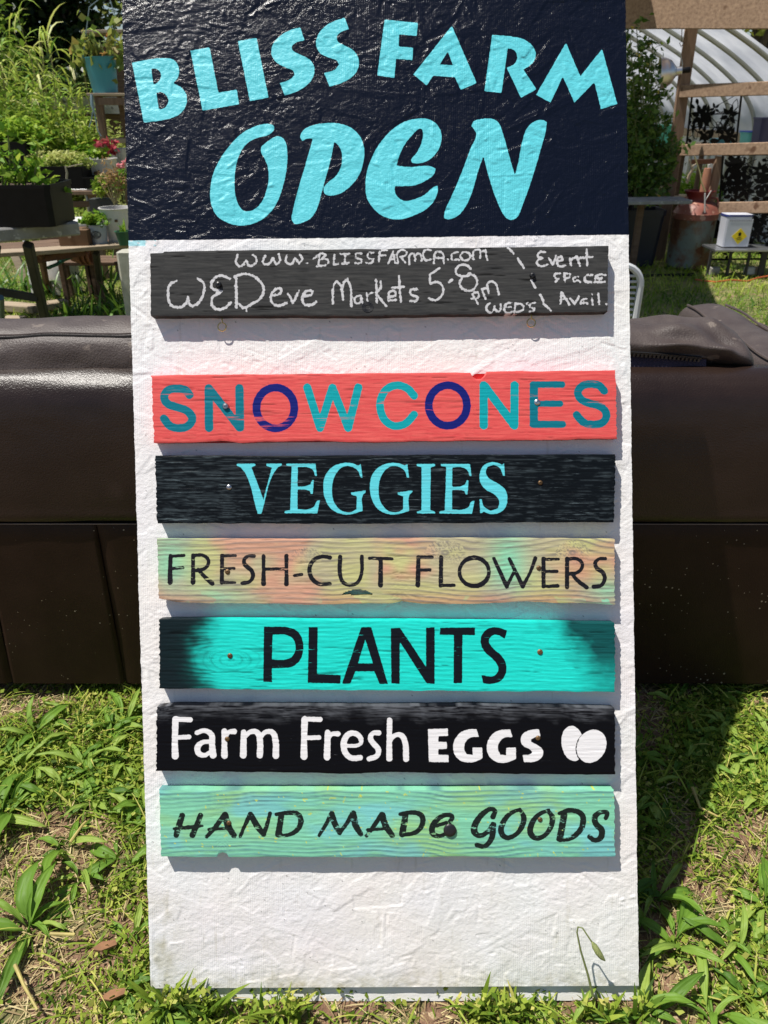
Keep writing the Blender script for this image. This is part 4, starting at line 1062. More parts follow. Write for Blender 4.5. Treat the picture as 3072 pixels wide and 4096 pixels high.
PLT = [
 (640, 4075, 1.0, 11, 'upright plantain clump growing against the bottom left corner of the sign'),
 (770, 4090, .8, 8, 'plantain clump beside the bottom left corner clump, one long leaf leaning right'),
 (120, 3700, 1.45, 11, 'large drooping plantain rosette at the lower left beside a yellow dry stalk'),
 (30, 3250, 1.5, 9, 'big broad leaved plantain at the left edge of the lawn'),
 (330, 3050, 1.25, 11, 'plantain rosette on the left with a fan of long ribbed leaves'),
 (500, 2880, 1.2, 11, 'plantain standing against the sofa base just left of the sign'),
 (140, 2930, 1.1, 9, 'plantain cluster in front of the sofa at the far left'),
 (330, 3500, 1.0, 5, 'flattened plantain with torn leaves lying on bare soil left of the sign'),
 (480, 3420, .9, 4, 'small plantain with two broad leaves near the sign, on straw'),
 (520, 3720, .7, 5, 'small plantain on bare soil by the lower left edge of the sign'),
 (250, 3380, 1.1, 6, 'sprawling plantain with yellowing stalk in the middle of the left lawn'),
 (2420, 4080, 1.1, 10, 'broad leaved plantain in front of the bottom right corner of the sign'),
 (2600, 4050, 1.15, 10, 'bright plantain clump at the bottom right corner of the sign'),
 (2250, 4095, .9, 7, 'low plantain leaves in front of the right half of the sign base'),
 (2850, 4060, 1.15, 8, 'plantain at the bottom right of the lawn with long flat leaves'),
 (2720, 3760, 1.25, 9, 'plantain straddling the edge of the sign shadow on the right'),
 (3050, 3600, 1.3, 8, 'broad plantain rosette at the right edge of the lawn'),
 (2640, 3600, 1.1, 6, 'dark plantain leaves in the shade right of the sign'),
 (2930, 3780, 1.0, 6, 'sparse plantain in the sunny straw on the right'),
 (2600, 3150, .8, 5, 'small plantain deep in the shade beside the sign'),
]
for px, py, s, nl, lb in PLT: plantain(px, py, s*.92, nl+3, lb)
# a mass of further small ones
Vs = []; o0 = 0
for k in range(150):
    for _ in range(50):
        x = rn.uniform(-1.0, 1.05); y = rn.uniform(.45, 1.5)
        if wd(np.array([x]), np.array([y]))[0] > .6 and not (abs(x) < .42 and y > .69): break
    for j in range(rn.integers(3, 8)):
        V, Q = plantain_leaf(rn.uniform(.035, .085), rn.uniform(.008, .019), 200+(k*7+j) % 40)
        a = rn.uniform(0, 6.28); c_, s_ = math.cos(a), math.sin(a)
        V = V @ np.array([[c_, s_, 0], [-s_, c_, 0], [0, 0, 1]]) + np.array([x, y, hgt(np.array([x]), np.array([y]))[0]])
        Vs.append((V, Q, np.full(len(V), rn.random())))
o = leafy('low_plantain_growth', Vs, m_plant, smooth=True); tag(o, 'scattered low plantain leaves between the larger rosettes', 'weeds', kind='stuff')

# sprigs growing up against the foot of the board
for sp, lb in [([(660, 3985, .075, 9), (700, 3990, .085, 10), (730, 3995, .07, 8), (800, 4000, .06, 8), (840, 4000, .075, 8)], 'tall leaf tuft overlapping the bottom left corner of the sign'),
               ([(1040, 4005, .05, 8), (1140, 4000, .065, 10), (1180, 4005, .05, 9)], 'small leafy sprig touching the foot of the sign left of centre'),
               ([(1880, 4010, .05, 8), (1930, 4005, .07, 10), (1990, 4010, .055, 9), (2060, 4012, .05, 8)], 'leafy sprig at the foot of the sign right of centre'),
               ([(2330, 4010, .04, 8), (2430, 4010, .05, 9), (2530, 4000, .065, 10)], 'leaf tuft overlapping the bottom right corner of the sign')]:
    pc = []
    for (px, py, hh, n) in sp:
        c = G(px, py); c[1] -= .018
        pc.append(blades(n, c[0]+rn.normal(0, .008, n), c[1]+rn.normal(0, .006, n), np.full(n, -.012), rn.uniform(.7, 1.3, n)*hh, rn.uniform(.005, .012, n), np.clip(rn.normal(.45, .25, n), 0, 1), bend=.7, segs=4, r_=rn, elev=rn.uniform(.8, 1.5, n)))
        n = max(4, n*2//3)
        C = np.stack([c[0]+rn.normal(0, .014, 16), c[1]+rn.normal(0, .006, 16), rn.uniform(.0, hh*.75, 16)], -1)
        pc.append(leafcloud(16, C, rn.uniform(.007, .015, 16), np.clip(rn.normal(.7, .2, 16), 0, 1), .7, rn))
    tag(leafy('weed_sprig', pc, m_weed), lb, 'weed')
# nodding plantain flower stalk in front of the board
q0 = G(2395, 4010); st_ = thing('plantain_flower_stalk', 'single nodding plantain stalk with a green bud against the white board, lower right', 'stalk', q0)
q = lambda px, py, o_: onboard(px, py, o_)
mb = MB(); mb.tube([q(2372, 3985, .035), q(2352, 3900, .040), q(2322, 3800, .045), q(2308, 3730, .048), q(2312, 3708, .05), q(2330, 3712, .052), q(2352, 3745, .054), q(2372, 3775, .055)], [.0022, .0018, .0015, .0013, .0012, .0012, .0012, .0013], 6)
m_stalk = mat('stalk_green', (.13, .17, .05), (.2, .22, .08), rough=.6)
mb.build('stem', m_stalk, st_, smooth=True)
mb = MB(); mb.tube([q(2368, 3768, .055), q(2378, 3785, .056), q(2392, 3808, .057), q(2408, 3830, .057), q(2421, 3844, .057)], [.0015, .0046, .0052, .0038, .0008], 8)
mb.build('bud', mat('green_bud', (.3, .33, .12), (.2, .24, .08), scale=200, rough=.8, bump=.8, bscale=600), st_, smooth=True)
m_dry = mat('yellow_dry_stalk', (.5, .42, .13), (.35, .28, .1), scale=30, rough=.7)
for pts, lb in [([(60, 3860), (95, 3940), (150, 4040)], 'thick yellow dry stalk lying under the drooping plantain at lower left'),
                ([(280, 3370), (330, 3300), (345, 3285)], 'short yellow dry stalk among the plantain leaves on the left'),
                ([(200, 3735), (300, 3738)], 'yellow stalk lying flat on the soil left of the sign'),
                ([(2770, 3150), (2800, 3230), (2870, 3265)], 'brown bent twig in the shade right of the sign')]:
    mb = MB(); pp = [G(a, b, .012) for a, b in pts]; mb.tube(pp, [.0032, .0026, .002][:len(pp)], 7)
    tag(mb.build('dry_stalk', m_dry, None, smooth=True), lb, 'stalk')
m_chip = mat('brown_bark_chip', (.30, .15, .07), (.2, .1, .05), scale=40, rough=.9)
for a, b, lb in [(415, 3790, 'flat brown wood chip on soil by the lower left of the sign'), (450, 3985, 'small wood chip near the bottom left corner of the sign')]:
    p = G(a, b, .006); mb = MB()
    mb.add([p+np.array(v) for v in [(-.02, -.006, 0), (.0, -.009, .002), (.022, .003, 0), (.018, .01, .002), (-.005, .008, 0), (-.02, -.006, .004), (.0, -.009, .006), (.022, .003, .004), (.018, .01, .006), (-.005, .008, .004)]],
           [(4, 3, 2, 1, 0), (5, 6, 7, 8, 9), (0, 1, 6, 5), (1, 2, 7, 6), (2, 3, 8, 7), (3, 4, 9, 8), (4, 0, 5, 9)])
    tag(mb.build('wood_chip', m_chip), lb, 'wood chip')

# ================================================================ LAWN BEHIND
m_lawn = leafmat('lawn_grass', [(.05, .12, .015), (.14, .25, .025), (.30, .40, .05), (.50, .50, .14)], .35, .5, .15)
def lawn(n, x0, x1, y0, y1, Lr, Wr, keep=None):
    x = rn.uniform(x0, x1, n); y = rn.uniform(y0, y1, n)
    if keep is not None:
        k = keep(x, y); x, y = x[k], y[k]
    n = len(x); tn = np.clip(.42+rn.normal(0, .2, n)+fbm(x*1.6, y*1.6, 520)*.55, 0, 1)
    s = .7+.6*np.clip(.5+fbm(x*2.2, y*2.2, 521), 0, 1.2)
    return blades(n, x, y, np.full(n, -.01), rn.uniform(*Lr, n)*s, rn.uniform(*Wr, n), tn, bend=1.0, r_=rn)
inview = lambda x, y: (np.abs(x) < .56*y+.2) & ((np.abs(x) > .27*y) | (rn.random(len(x)) < .35))
R1 = lawn(64000, -4.4, 4.4, 2.3, 7.6, (.035, .10), (.004, .009), inview)
R2 = lawn(14000, -6.0, 5.0, 7.4, 11, (.05, .13), (.008, .014), inview)
o = leafy('lawn_grass', [R1, R2], m_lawn); tag(o, 'rough sunlit grass behind the sofa, yellow green with dry patches', 'grass', kind='stuff')
m_tuft = leafmat('tall_weed_green', [(.03, .08, .015), (.08, .19, .025), (.18, .33, .04)], .35, .35, .5)
def tufts(spots):
    out = []
    for (px, py, D, n, L) in spots:
        c = G(px, py) if D is None else P(px, py, D); 
        x = c[0]+rn.normal(0, .07, n); y = c[1]+rn.normal(0, .07, n)
        out.append(blades(n, x, y, np.full(n, 0.0), rn.uniform(.6, 1.2, n)*L, rn.uniform(.012, .026, n), rn.random(n), bend=.8, segs=4, r_=rn, elev=rn.uniform(.7, 1.4, n)))
    return out
for spots, lb in [([(330, 1285, None, 26, .22), (400, 1270, None, 26, .24), (470, 1285, None, 22, .22), (250, 1290, None, 20, .2), (500, 1250, None, 20, .25)], 'bright leafy weeds just above the cushion left of the sign'),
                  ([(40, 1180, None, 22, .35), (120, 1170, None, 22, .33)], 'dark green strap leaves between the trestle legs at the far left'),
                  ([(230, 1150, None, 24, .36), (170, 1200, None, 20, .3)], 'dark green iris like leaves right of the slanting table leg'),
                  ([(430, 1180, None, 24, .33), (340, 1180, None, 20, .28)], 'green blade leaves under the bench beside the pale block')]:
    o = leafy('weed_tuft', tufts(spots), m_tuft); tag(o, lb, 'weeds', kind='stuff')

# ================================================================ BACKGROUND, LEFT
m_gray = mat('weathered_gray_plank', (.30, .30, .29), (.20, .195, .185), scale=9, rough=.9, bump=.6, bscale=60, spots=[(25, .62, (.4, .4, .38))])
m_dwood = wood('old_brown_wood', (.10, .058, .035), (.19, .12, .075), 'x', .85)
m_lwood = wood('bleached_board', (.42, .34, .24), (.28, .21, .14), 'x', .85)
m_vwood = wood('stained_upright', (.15, .095, .06), (.26, .17, .11), 'z', .85)
m_bplas = mat('black_plastic', (.004, .004, .005), (.007, .007, .008), scale=20, rough=.45, spec=.2)
m_wplas = mat('white_plastic', (.72, .71, .68), (.62, .60, .56), scale=9, rough=.4, spots=[(14, .66, (.4, .35, .28))])
m_teal = mat('teal_plastic', (.055, .33, .40), (.06, .30, .37), scale=4, rough=.38)
m_soil2 = mat('potting_soil', (.05, .032, .02), (.1, .07, .045), scale=60, rough=1, bump=1, bscale=200)
m_steel = mat('galvanised_steel', (.5, .51, .52), (.33, .34, .35), scale=12, rough=.35, metal=.9)
m_rust = mat('rusty_iron', (.16, .07, .035), (.09, .045, .03), scale=30, rough=.85)
m_rope = mat('pale_blue_cord', (.30, .42, .50), rough=.7)
m_terra = mat('terracotta', (.42, .19, .11), (.34, .16, .1), scale=20, rough=.85)
m_card = mat('brown_cardboard', (.16, .09, .045), (.12, .065, .03), scale=8, rough=.85)
m_conc = mat('stained_concrete', (.42, .41, .38), (.24, .23, .2), scale=9, rough=.95, bump=.5, bscale=60, spots=[(22, .6, (.12, .12, .1))])
m_block = mat('pale_concrete_block', (.50, .49, .42), (.38, .37, .3), scale=18, rough=.95, bump=.5, bscale=120)

m_bush = leafmat('bush_leaves', [(.04, .10, .012), (.15, .27, .03), (.34, .45, .06), (.58, .62, .16)], .35, .5, .15)
m_fine = leafmat('feathery_leaves', [(.05, .11, .02), (.19, .30, .045), (.40, .48, .11), (.62, .64, .26)], .3, .5, .15)
m_reed = leafmat('reed_leaves', [(.08, .19, .02), (.26, .42, .05), (.50, .58, .12), (.80, .78, .42)], .3, .5, .2)
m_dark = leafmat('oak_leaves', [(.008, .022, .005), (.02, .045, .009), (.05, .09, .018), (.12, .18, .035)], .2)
m_lime = leafmat('lime_leaves', [(.06, .17, .015), (.18, .36, .03), (.38, .50, .07)], .4, .5, .2)
m_tomato = leafmat('tomato_leaves', [(.04, .10, .018), (.09, .18, .028), (.18, .28, .05)], .3)
m_stem = mat('green_stem', (.14, .17, .06), (.2, .22, .09), rough=.7)
m_bark = mat('dark_bark', (.05, .038, .03), (.09, .07, .055), scale=14, rough=.95, bump=1, bscale=30, stretch=(3, 3, 1))
m_cane = mat('dry_cane', (.35, .30, .14), (.22, .2, .08), scale=10, rough=.7)

def cloud(n, c, r, size, seed, tone0=.5, aspect=.5, lump=5, up=.35):
    """leaves in a lumpy volume: several sub-clumps with gaps between them"""
    r_ = np.random.default_rng(seed)
    c = np.array(c, float); r = np.array(r, float)
    d = r_.normal(size=(lump, 3)); d /= np.linalg.norm(d, axis=1)[:, None]
    sub = c + d*r*r_.uniform(.25, .78, (lump, 1))
    k = r_.integers(0, lump, n)
    q = r_.normal(size=(n, 3)); q /= np.linalg.norm(q, axis=1)[:, None]
    rad = r_.uniform(.3, 1, n)**.5
    C = sub[k] + q*rad[:, None]*r*r_.uniform(.32, .55, lump)[k][:, None]
    t = np.clip(tone0+r_.normal(0, .16, lump)[k]+r_.normal(0, .17, n), 0, 1)
    return leafcloud(n, C, r_.uniform(size*.6, size*1.35, n), t, aspect, r_, up)
def stems(mb, base, tips, r0, r1=.3, jag=.04):
    for t in tips:
        b = np.array(base, float)+np.random.default_rng(int(abs(t[0]*997)) % 9999).normal(0, r0*1.5, 3)*[1, 1, 0]
        t = np.array(t, float)
        m = (b+t)/2+np.array([random.uniform(-jag, jag), random.uniform(-jag, jag), abs(t[2]-b[2])*.12])
        mb.tube([b, b*.6+m*.4, m, m*.4+t*.6, t], [r0, r0*.9, r0*.7, r0*.5, r0*r1], 5)

def bush(name, label, cat, c, r, n, size, seed, m_, tone=.5, aspect=.5, lump=14, trunk=True, group=None, up=.35):
    c = np.array(c, float); r = np.array(r, float)
    t = thing(name, label, cat, (c[0], c[1], 0), group)
    leafy('foliage', [cloud(n, c, r, size, seed, tone, aspect, lump, up)], m_, t)['kind'] = 'stuff'
    mb = MB(); r_ = np.random.default_rng(seed)
    stems(mb, (c[0], c[1], 0), [c+r_.normal(size=3)*r*.45 for _ in range(7)], .02+r.mean()*.012, jag=r.mean()*.2)
    mb.build('stem', m_bark if size > .05 else m_stem, t, smooth=True)
    return t

# tall trees and the green mass at the very back
def tree(label, x, y, zc, r, n, size, seed, m_, tone=.45, tr=.14, lump=26):
    t = thing('tree', label, 'tree', (x, y, 0))
    leafy('crown', [cloud(n, (x, y, zc), r, size, seed, tone, .6, lump)], m_, t)['kind'] = 'stuff'
    mb = MB(); mb.tube([(x, y, -.1), (x+.05, y, zc*.3), (x-.08, y+.05, zc*.62), (x, y, zc)], [tr, tr*.85, tr*.7, tr*.35], 9)
    mb.build('trunk', m_bark, t, smooth=True)
    mb = MB(); r_ = np.random.default_rng(seed+1)
    for k in range(9):
        a = np.array([x, y, zc*r_.uniform(.45, .85)]); b = np.array([x, y, zc])+r_.normal(size=3)*np.array(r)*.55
        mb.tube([a, (a+b)/2+np.array([0, 0, .15]), b], [tr*.5, tr*.3, tr*.1], 6)
    mb.build('limb', m_bark, t, smooth=True)
    return t
def X_(px, D, py=200): return float(P(px, py, D)[0])
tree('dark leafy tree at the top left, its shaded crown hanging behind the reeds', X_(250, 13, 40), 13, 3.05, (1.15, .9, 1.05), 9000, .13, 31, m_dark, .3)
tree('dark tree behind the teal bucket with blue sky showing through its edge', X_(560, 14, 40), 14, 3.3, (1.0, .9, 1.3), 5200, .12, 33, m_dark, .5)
tree('tree at the top left corner behind the tall reeds', X_(-30, 14, 40), 14, 2.8, (1.0, .9, 1.5), 7000, .13, 35, m_bush, .35)
tree('sunlit tree above the greenhouse roof at the top right corner', X_(3120, 15, 20), 15.5, 3.4, (1.6, 1.0, 1.2), 5000, .14, 37, m_bush, .5)
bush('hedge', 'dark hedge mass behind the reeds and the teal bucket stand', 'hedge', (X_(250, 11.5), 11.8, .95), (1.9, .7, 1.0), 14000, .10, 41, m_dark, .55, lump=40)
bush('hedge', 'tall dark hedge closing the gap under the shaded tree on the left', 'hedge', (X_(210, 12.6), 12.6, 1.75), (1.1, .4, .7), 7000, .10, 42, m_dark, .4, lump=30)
bush('hedge', 'shaded hedge at the far left edge behind the reeds', 'hedge', (X_(-200, 11), 11.2, 1.2), (1.3, .8, 1.3), 9000, .10, 43, m_bush, .4, lump=30)

r_ = np.random.default_rng(44)
pc = [cloud(1500, (x, 18.5+r_.uniform(-.8, .8), .9), (1.1, .7, .9+r_.uniform(-.1, .25)), .24, 300+k, r_.uniform(.3, .55), .6, 12) for k, x in enumerate(np.arange(-14, 14.1, 1.15))]
tag(leafy('distant_treeline', pc, m_bush), 'far line of green shrubs closing the field behind everything', 'treeline', kind='stuff')
# reeds
def reeds(name, label, c, rx, ry, n, h0, h1, seed):
    r_ = np.random.default_rng(seed); c = np.array(c, float)
    t = thing(name, label, 'reeds', (c[0], c[1], 0)); mb = MB(); parts_ = []
    for k in range(n):
        b = c+np.array([r_.normal(0, rx), r_.normal(0, ry), 0]); h = r_.uniform(h0, h1); ln = r_.normal(0, .22, 2)
        pts = [b+np.array([ln[0]*s*s*h*.5, ln[1]*s*s*h*.5, h*s]) for s in np.linspace(0, 1, 6)]
        mb.tube(pts, [.010, .009, .008, .007, .005, .002], 5)
        nl = 15; tt = r_.uniform(.25, 1, nl)
        C = b[None, :]+np.stack([ln[0]*tt**2*h*.5, ln[1]*tt**2*h*.5, h*tt], -1)
        parts_.append(blades(nl, C[:, 0], C[:, 1], C[:, 2], r_.uniform(.28, .55, nl), r_.uniform(.016, .034, nl), np.clip(r_.normal(.5, .28, nl), 0, 1), bend=1.25, segs=5, r_=r_, elev=r_.uniform(.5, 1.35, nl)))
        parts_[-1] = (parts_[-1][0], parts_[-1][1], parts_[-1][2])
    mb.build('cane', m_cane, t, smooth=True)['kind'] = 'stuff'
    leafy('leaves', parts_, m_reed, t)['kind'] = 'stuff'
# blades() keeps tips above their own root height; for reeds let them droop
_bl = blades
def blades(n, cx, cy, cz, L, W, tone, bend=.6, lean=.5, segs=3, az=None, r_=rng, elev=None):
    if segs < 5: return _bl(n, cx, cy, cz, L, W, tone, bend, lean, segs, az, r_, elev)
    V, Q, T = _bl(n, cx*1., cy*1., np.zeros(n)+50., L, W, tone, bend, lean, segs, az, r_, elev)
    # rebuild drooping height: mirror of the arc below its peak
    V = V.reshape(n, -1, 3); k = np.linspace(0, 1, segs+1).repeat(2)
    V[:, :, 2] = cz[:, None]+(V[:, :, 2]-50.)-(k**2.4)[None, :]*L[:, None]*r_.uniform(.1, .75, n)[:, None]
    return V.reshape(-1, 3), Q, T
reeds('giant_reed_clump', 'tall sunlit reed clump with drooping strap leaves at the upper left edge', (X_(60, 9.6), 9.6, 0), .38, .3, 60, 1.2, 2.15, 51)
reeds('giant_reed_clump', 'paler reed clump arching towards the teal bucket, dry leaves hanging', (X_(205, 9.3), 9.2, 0), .16, .2, 14, .9, 1.75, 53)
bush('feathery_bush', 'feathery yellow green bush filling the middle left behind the black trays', 'bush', (X_(300, 8.6, 560), 8.6, .62), (.95, .4, .52), 16000, .050, 55, m_fine, .68, .3, 40)
bush('leafy_bush', 'fresh green leafy bush below the reeds at the far left', 'bush', (X_(60, 8.2, 480), 8.2, .85), (.8, .4, .50), 9000, .065, 57, m_bush, .6, .45, 30)
bush('leafy_bush', 'small bright bush beside the legs of the bucket stand', 'bush', (X_(320, 8.3, 480), 8.25, .78), (.33, .25, .28), 3500, .05, 59, m_lime, .4, .5, 14)
bush('grassy_mound', 'pale green thicket low behind the wooden bench on the left', 'bush', (X_(250, 8, 800), 7.9, .18), (1.2, .5, .35), 9000, .05, 61, m_fine, .6, .3, 30)

# garden wall and shed behind the bucket stand
w0 = P(300, 388, 10); w1 = P(640, 388, 10)
t = thing('garden_wall', 'low pale stained concrete wall behind the bucket stand, left of the sign', 'wall', (w0[0]+.6, 10, 0))
nb = 7; z1 = P(300, 388, 10)[2]; z0 = P(300, 455, 10)[2]
for k in range(nb):
    mb = MB(); mb.box((w0[0]-.4+.34*k+.17, 10.05, (z0+z1)/2), (.332, .14, z1-z0)); mb.build('block', m_conc, t)
mb = MB(); mb.box((w0[0]+.75, 10.12, z0/2), (2.4, .12, z0)); mb.build('base', m_dwood, t)
t = thing('garden_shed', 'dark brown shed corner with pale eave, behind the vine of the teal bucket', 'shed', (X_(520, 11), 11, 0))
sx0, sx1 = X_(390, 11, 200), X_(680, 11, 200)
mb = MB(); mb.box(((sx0+sx1)/2, 11.4, .95), (sx1-sx0, .6, 1.9)); mb.build('wall', m_dwood, t)
mb = MB(); mb.beam((sx0-.1, 11.05, 2.02), (sx1, 11.05, 2.04), .5, .035); mb.build('eave', m_lwood, t)

# bucket stand
t = thing('bucket_stand', 'tall narrow wooden stand carrying the teal bucket', 'stand', (X_(432, 8), 8.1, 0))
a = P(350, 378, 7.9); b = P(560, 378, 7.9)
for k in range(3):
    mb = MB(); mb.beam((a[0], 7.93+.12*k, a[2]), (b[0], 7.93+.12*k, b[2]), .11, .022); mb.build('top_board', m_lwood, t)
for px, D, m_ in ((390, 7.92, m_vwood), (402, 8.2, m_dwood), (540, 7.92, m_vwood), (480, 8.2, m_dwood)):
    x = P(px, 400, D)[0]; mb = MB(); mb.beam((x, D, a[2]-.012), (x+(-.03 if px < 450 else .05), D, 0), .045, .035, up=(0, 1, 0)); mb.build('leg', m_, t)
mb = MB(); mb.beam((P(392, 398, 7.9)[0], 7.89, a[2]-.055), (b[0], 7.89, a[2]-.055), .02, .06); mb.build('apron', m_vwood, t)
mb = MB(); mb.beam(P(446, 563, 7.95), P(560, 563, 7.95), .06, .04); mb.build('shelf', m_lwood, t)
zt = a[2]+.012
def bucket(name, label, c, rt, rb, h, m_, axis=(0, 0, 1), cat='bucket', rim=.006, soil=None, group=None, seg=28, sq=0, rx=1, ry=1):
    t = thing(name, label, cat, c, group)
    mb = MB(); mb.lathe(c, [(rb, 0), (rb+(rt-rb)*.5, h*.5), (rt, h-.02*h), (rt+rim, h-.02*h), (rt+rim, h), (rt-.004, h), (rb-.002, h*.1), (.00001, h*.1)], seg, axis=None if axis == (0, 0, 1) else axis, sq=sq, rx=rx, ry=ry)
    mb.build('shell', m_, t, smooth=True)
    if soil is not None:
        mb = MB(); mb.lathe(c, [(rb+(rt-rb)*.85-.004, h*.86), (.00001, h*.89)], seg, axis=None if axis == (0, 0, 1) else axis, sq=sq, rx=rx, ry=ry)
        mb.build('soil', soil, t)
    return t
cb = P(424, 371, 8.05); cb[2] = zt
axb = (-.055, 0, 1)
tb = bucket('teal_bucket', 'teal bucket hanging planter standing on the tall wooden stand', cb, .142, .108, .285, m_teal, axis=axb, soil=m_soil2)
mb = MB(); top = np.array(cb)+np.array([-.055, 0, 1])*.285
mb.tube([top+[-.146, 0, -.01], top+[-.02, 0, .38], P(428, -30, 8.05)], .0045, 5); mb.tube([top+[.146, 0, -.01], P(459, 60, 8.05), P(432, -30, 8.05)], .0045, 5)
mb.build('cord', m_rope, tb, smooth=True)
mb = MB(); mb.lathe(top+[-.146, -.01, -.03], [(.012, 0), (.016, .02), (.012, .04)], 8); mb.build('cord_clip', m_teal, tb, smooth=True)
vp = thing('vine_plant', 'yellow green vine with orange tinted leaves spilling from the teal bucket', 'plant', top)
m_vine = leafmat('vine_leaves', [(.10, .18, .03), (.22, .30, .06), (.34, .34, .08), (.42, .17, .05)], .4)
r_ = np.random.default_rng(71)
pc = []
for (px, py, n, s) in ((325, 190, 16, .10), (345, 165, 14, .09), (370, 215, 18, .10), (315, 250, 10, .10), (395, 160, 10, .08), (455, 140, 14, .10), (470, 190, 16, .10), (450, 245, 12, .09), (480, 225, 10, .1), (365, 130, 8, .07), (430, 60, 5, .05), (470, 80, 9, .06), (480, 30, 8, .06)):
    c = P(px, py, 8.05); C = c+r_.normal(0, 1, (n, 3))*[.06, .07, .07]
    pc.append(leafcloud(n, C, r_.uniform(s*.6, s*1.2, n), np.clip(r_.normal(.45, .25, n), 0, 1), .85, r_, .2))
leafy('leaves', pc, m_vine, vp)['kind'] = 'stuff'
mb = MB(); stems(mb, top, [P(a_, b_, 8.05) for a_, b_ in ((325, 190), (315, 260), (360, 150), (395, 160), (455, 150), (475, 60), (480, 220))], .005); mb.build('stem', m_stem, vp, smooth=True)
ribbon = MB(); ribbon.tube([P(366, 378, 7.86), P(368, 420, 7.86), P(378, 450, 7.86), P(390, 520, 7.86), P(405, 545, 7.86)], [.012, .016, .006, .006, .006], 6); ribbon.tube([P(374, 430, 7.86), P(366, 480, 7.86), P(356, 510, 7.86)], .005, 5)
tag(ribbon.build('blue_strap', m_rope, None, smooth=True), 'pale blue strap dangling from the left side of the bucket stand', 'strap')

# potting tables
def table3():
    t = thing('potting_table', 'wire topped table with wooden posts carrying the black trays and the white tub', 'table', (X_(300, 6.6, 760), 6.6, 0))
    z = P(300, 755, 6.5)[2]
    x0, x1 = P(100, 755, 6.5)[0], P(415, 755, 6.5)[0]
    for k in range(7):
        mb = MB(); mb.beam((x0, 6.42+.07*k, z), (x1, 6.42+.07*k, z), .012, .012); mb.build('wire_rail', m_steel, t)
    mb = MB(); mb.beam((x0, 6.4, z-.02), (x1, 6.4, z-.02), .03, .03); mb.build('frame_rail', m_vwood, t)
    for px in (375, 150):
        x = P(px, 800, 6.48)[0]
        for dy in (.0, .4):
            mb = MB(); mb.beam((x, 6.46+dy, z-.035), (x, 6.46+dy, 0), .055, .05, up=(0, 1, 0)); mb.build('leg', m_vwood, t)
    mb = MB(); mb.tube([P(322, 765, 6.45), P(343, 778, 6.45), P(352, 810, 6.45), P(356, 850, 6.45)], .012, 7); mb.build('bent_brace', m_steel, t, smooth=True)
    mb = MB(); mb.beam(P(150, 822, 6.45), P(378, 814, 6.45), .03, .045); mb.build('cross_rail', m_dwood, t)
    return z+.008
z3 = table3()
def tray(label, px0, px1, pyt, D, h, depth, group=None, z=None):
    x0, x1 = P(px0, 720, D)[0], P(px1, 720, D)[0]; z = z3 if z is None else z
    t = thing('black_tray', label, 'tray', ((x0+x1)/2, D+depth/2, z), group)
    mb = MB(); T = .006
    mb.box(((x0+x1)/2, D+depth/2, z+.004), (x1-x0, depth, .008))
    for (cx, cy, sx, sy) in (((x0+x1)/2, D, x1-x0, T), ((x0+x1)/2, D+depth, x1-x0, T), (x0, D+depth/2, T, depth+T), (x1, D+depth/2, T, depth+T)): mb.box((cx, cy, z+h/2+.004), (sx, sy, h))
    mb.box(((x0+x1)/2, D-.006, z+h), (x1-x0+.03, .016, .010)); mb.build('shell', m_bplas, t)
    mb = MB(); mb.box(((x0+x1)/2, D+depth/2, z+h*.6), (x1-x0-.02, depth-.02, h*.5)); mb.build('soil', m_soil2, t)
    return t
tray('long deep black tray of seedlings on the wire table', 148, 335, 668, 6.42, P(240, 668, 6.42)[2]-z3, .3)
tray('low black seed tray at the right end of the wire table', 338, 404, 712, 6.40, P(370, 712, 6.4)[2]-z3, .25)
tray('tall black crate of plants behind, at the far left', -60, 128, 570, 6.9, P(60, 570, 6.9)[2]-z3-.0, .35)
r_ = np.random.default_rng(73)
o = thing('seedlings', 'pale feathery seedlings crowding the long black tray', 'plant', P(240, 665, 6.55))
leafy('leaves', [cloud(2600, P(235, 650, 6.56), (.30, .13, .10), .035, 74, .75, .35, 22)], m_fine, o)['kind'] = 'stuff'
mb = MB(); stems(mb, P(240, 690, 6.56), [P(p_, 640, 6.56) for p_ in (190, 220, 250, 280, 310)], .004); mb.build('stem', m_stem, o)
o = thing('seedlings', 'leafy seedlings growing out of the tall black crate', 'plant', P(50, 560, 7.05))
leafy('leaves', [cloud(1500, P(50, 535, 7.05), (.36, .16, .16), .06, 76, .6, .45, 18)], m_lime, o)['kind'] = 'stuff'
mb = MB(); stems(mb, P(50, 590, 7.05), [P(p_, 540, 7.05) for p_ in (0, 30, 60, 100)], .005); mb.build('stem', m_stem, o)
# white tub of red coleus
zb = P(395, 722, 6.7)[2]
t = thing('side_shelf', 'narrow dark shelf board under the white tub', 'shelf', P(440, 733, 6.7)*[1, 1, 0])
mb = MB(); mb.beam(P(392, 731, 6.7), P(520, 725, 6.7), .3, .022); mb.build('board', m_dwood, t)
for px in (420, 505):
    p = P(px, 735, 6.62); mb = MB(); mb.beam(p, (p[0], p[1], 0), .04, .04, up=(0, 1, 0)); mb.build('leg', m_vwood, t)
c = P(398, 722, 6.72); c[2] = zb+.0
tub = bucket('white_tub', 'white plastic tub with a faded label planted with red leaved poinsettia', c, .147, .105, P(398, 634, 6.72)[2]-zb, m_wplas, soil=m_soil2, cat='tub', sq=.35, ry=.8)
mb = MB(); p = P(388, 692, 6.72-.108); mb.box(p, (.05, .004, .03), R=np.array([[.95, 0, -.3], [0, 1, 0], [.3, 0, .95]])); mb.build('label_patch', m_card, tub)
m_red_l = leafmat('red_leaves', [(.20, .01, .012), (.36, .015, .03), (.50, .07, .09), (.30, .10, .06)], .2)
o = thing('red_poinsettia', 'red leaved plant growing in the white tub left of the sign', 'plant', P(400, 634, 6.72))
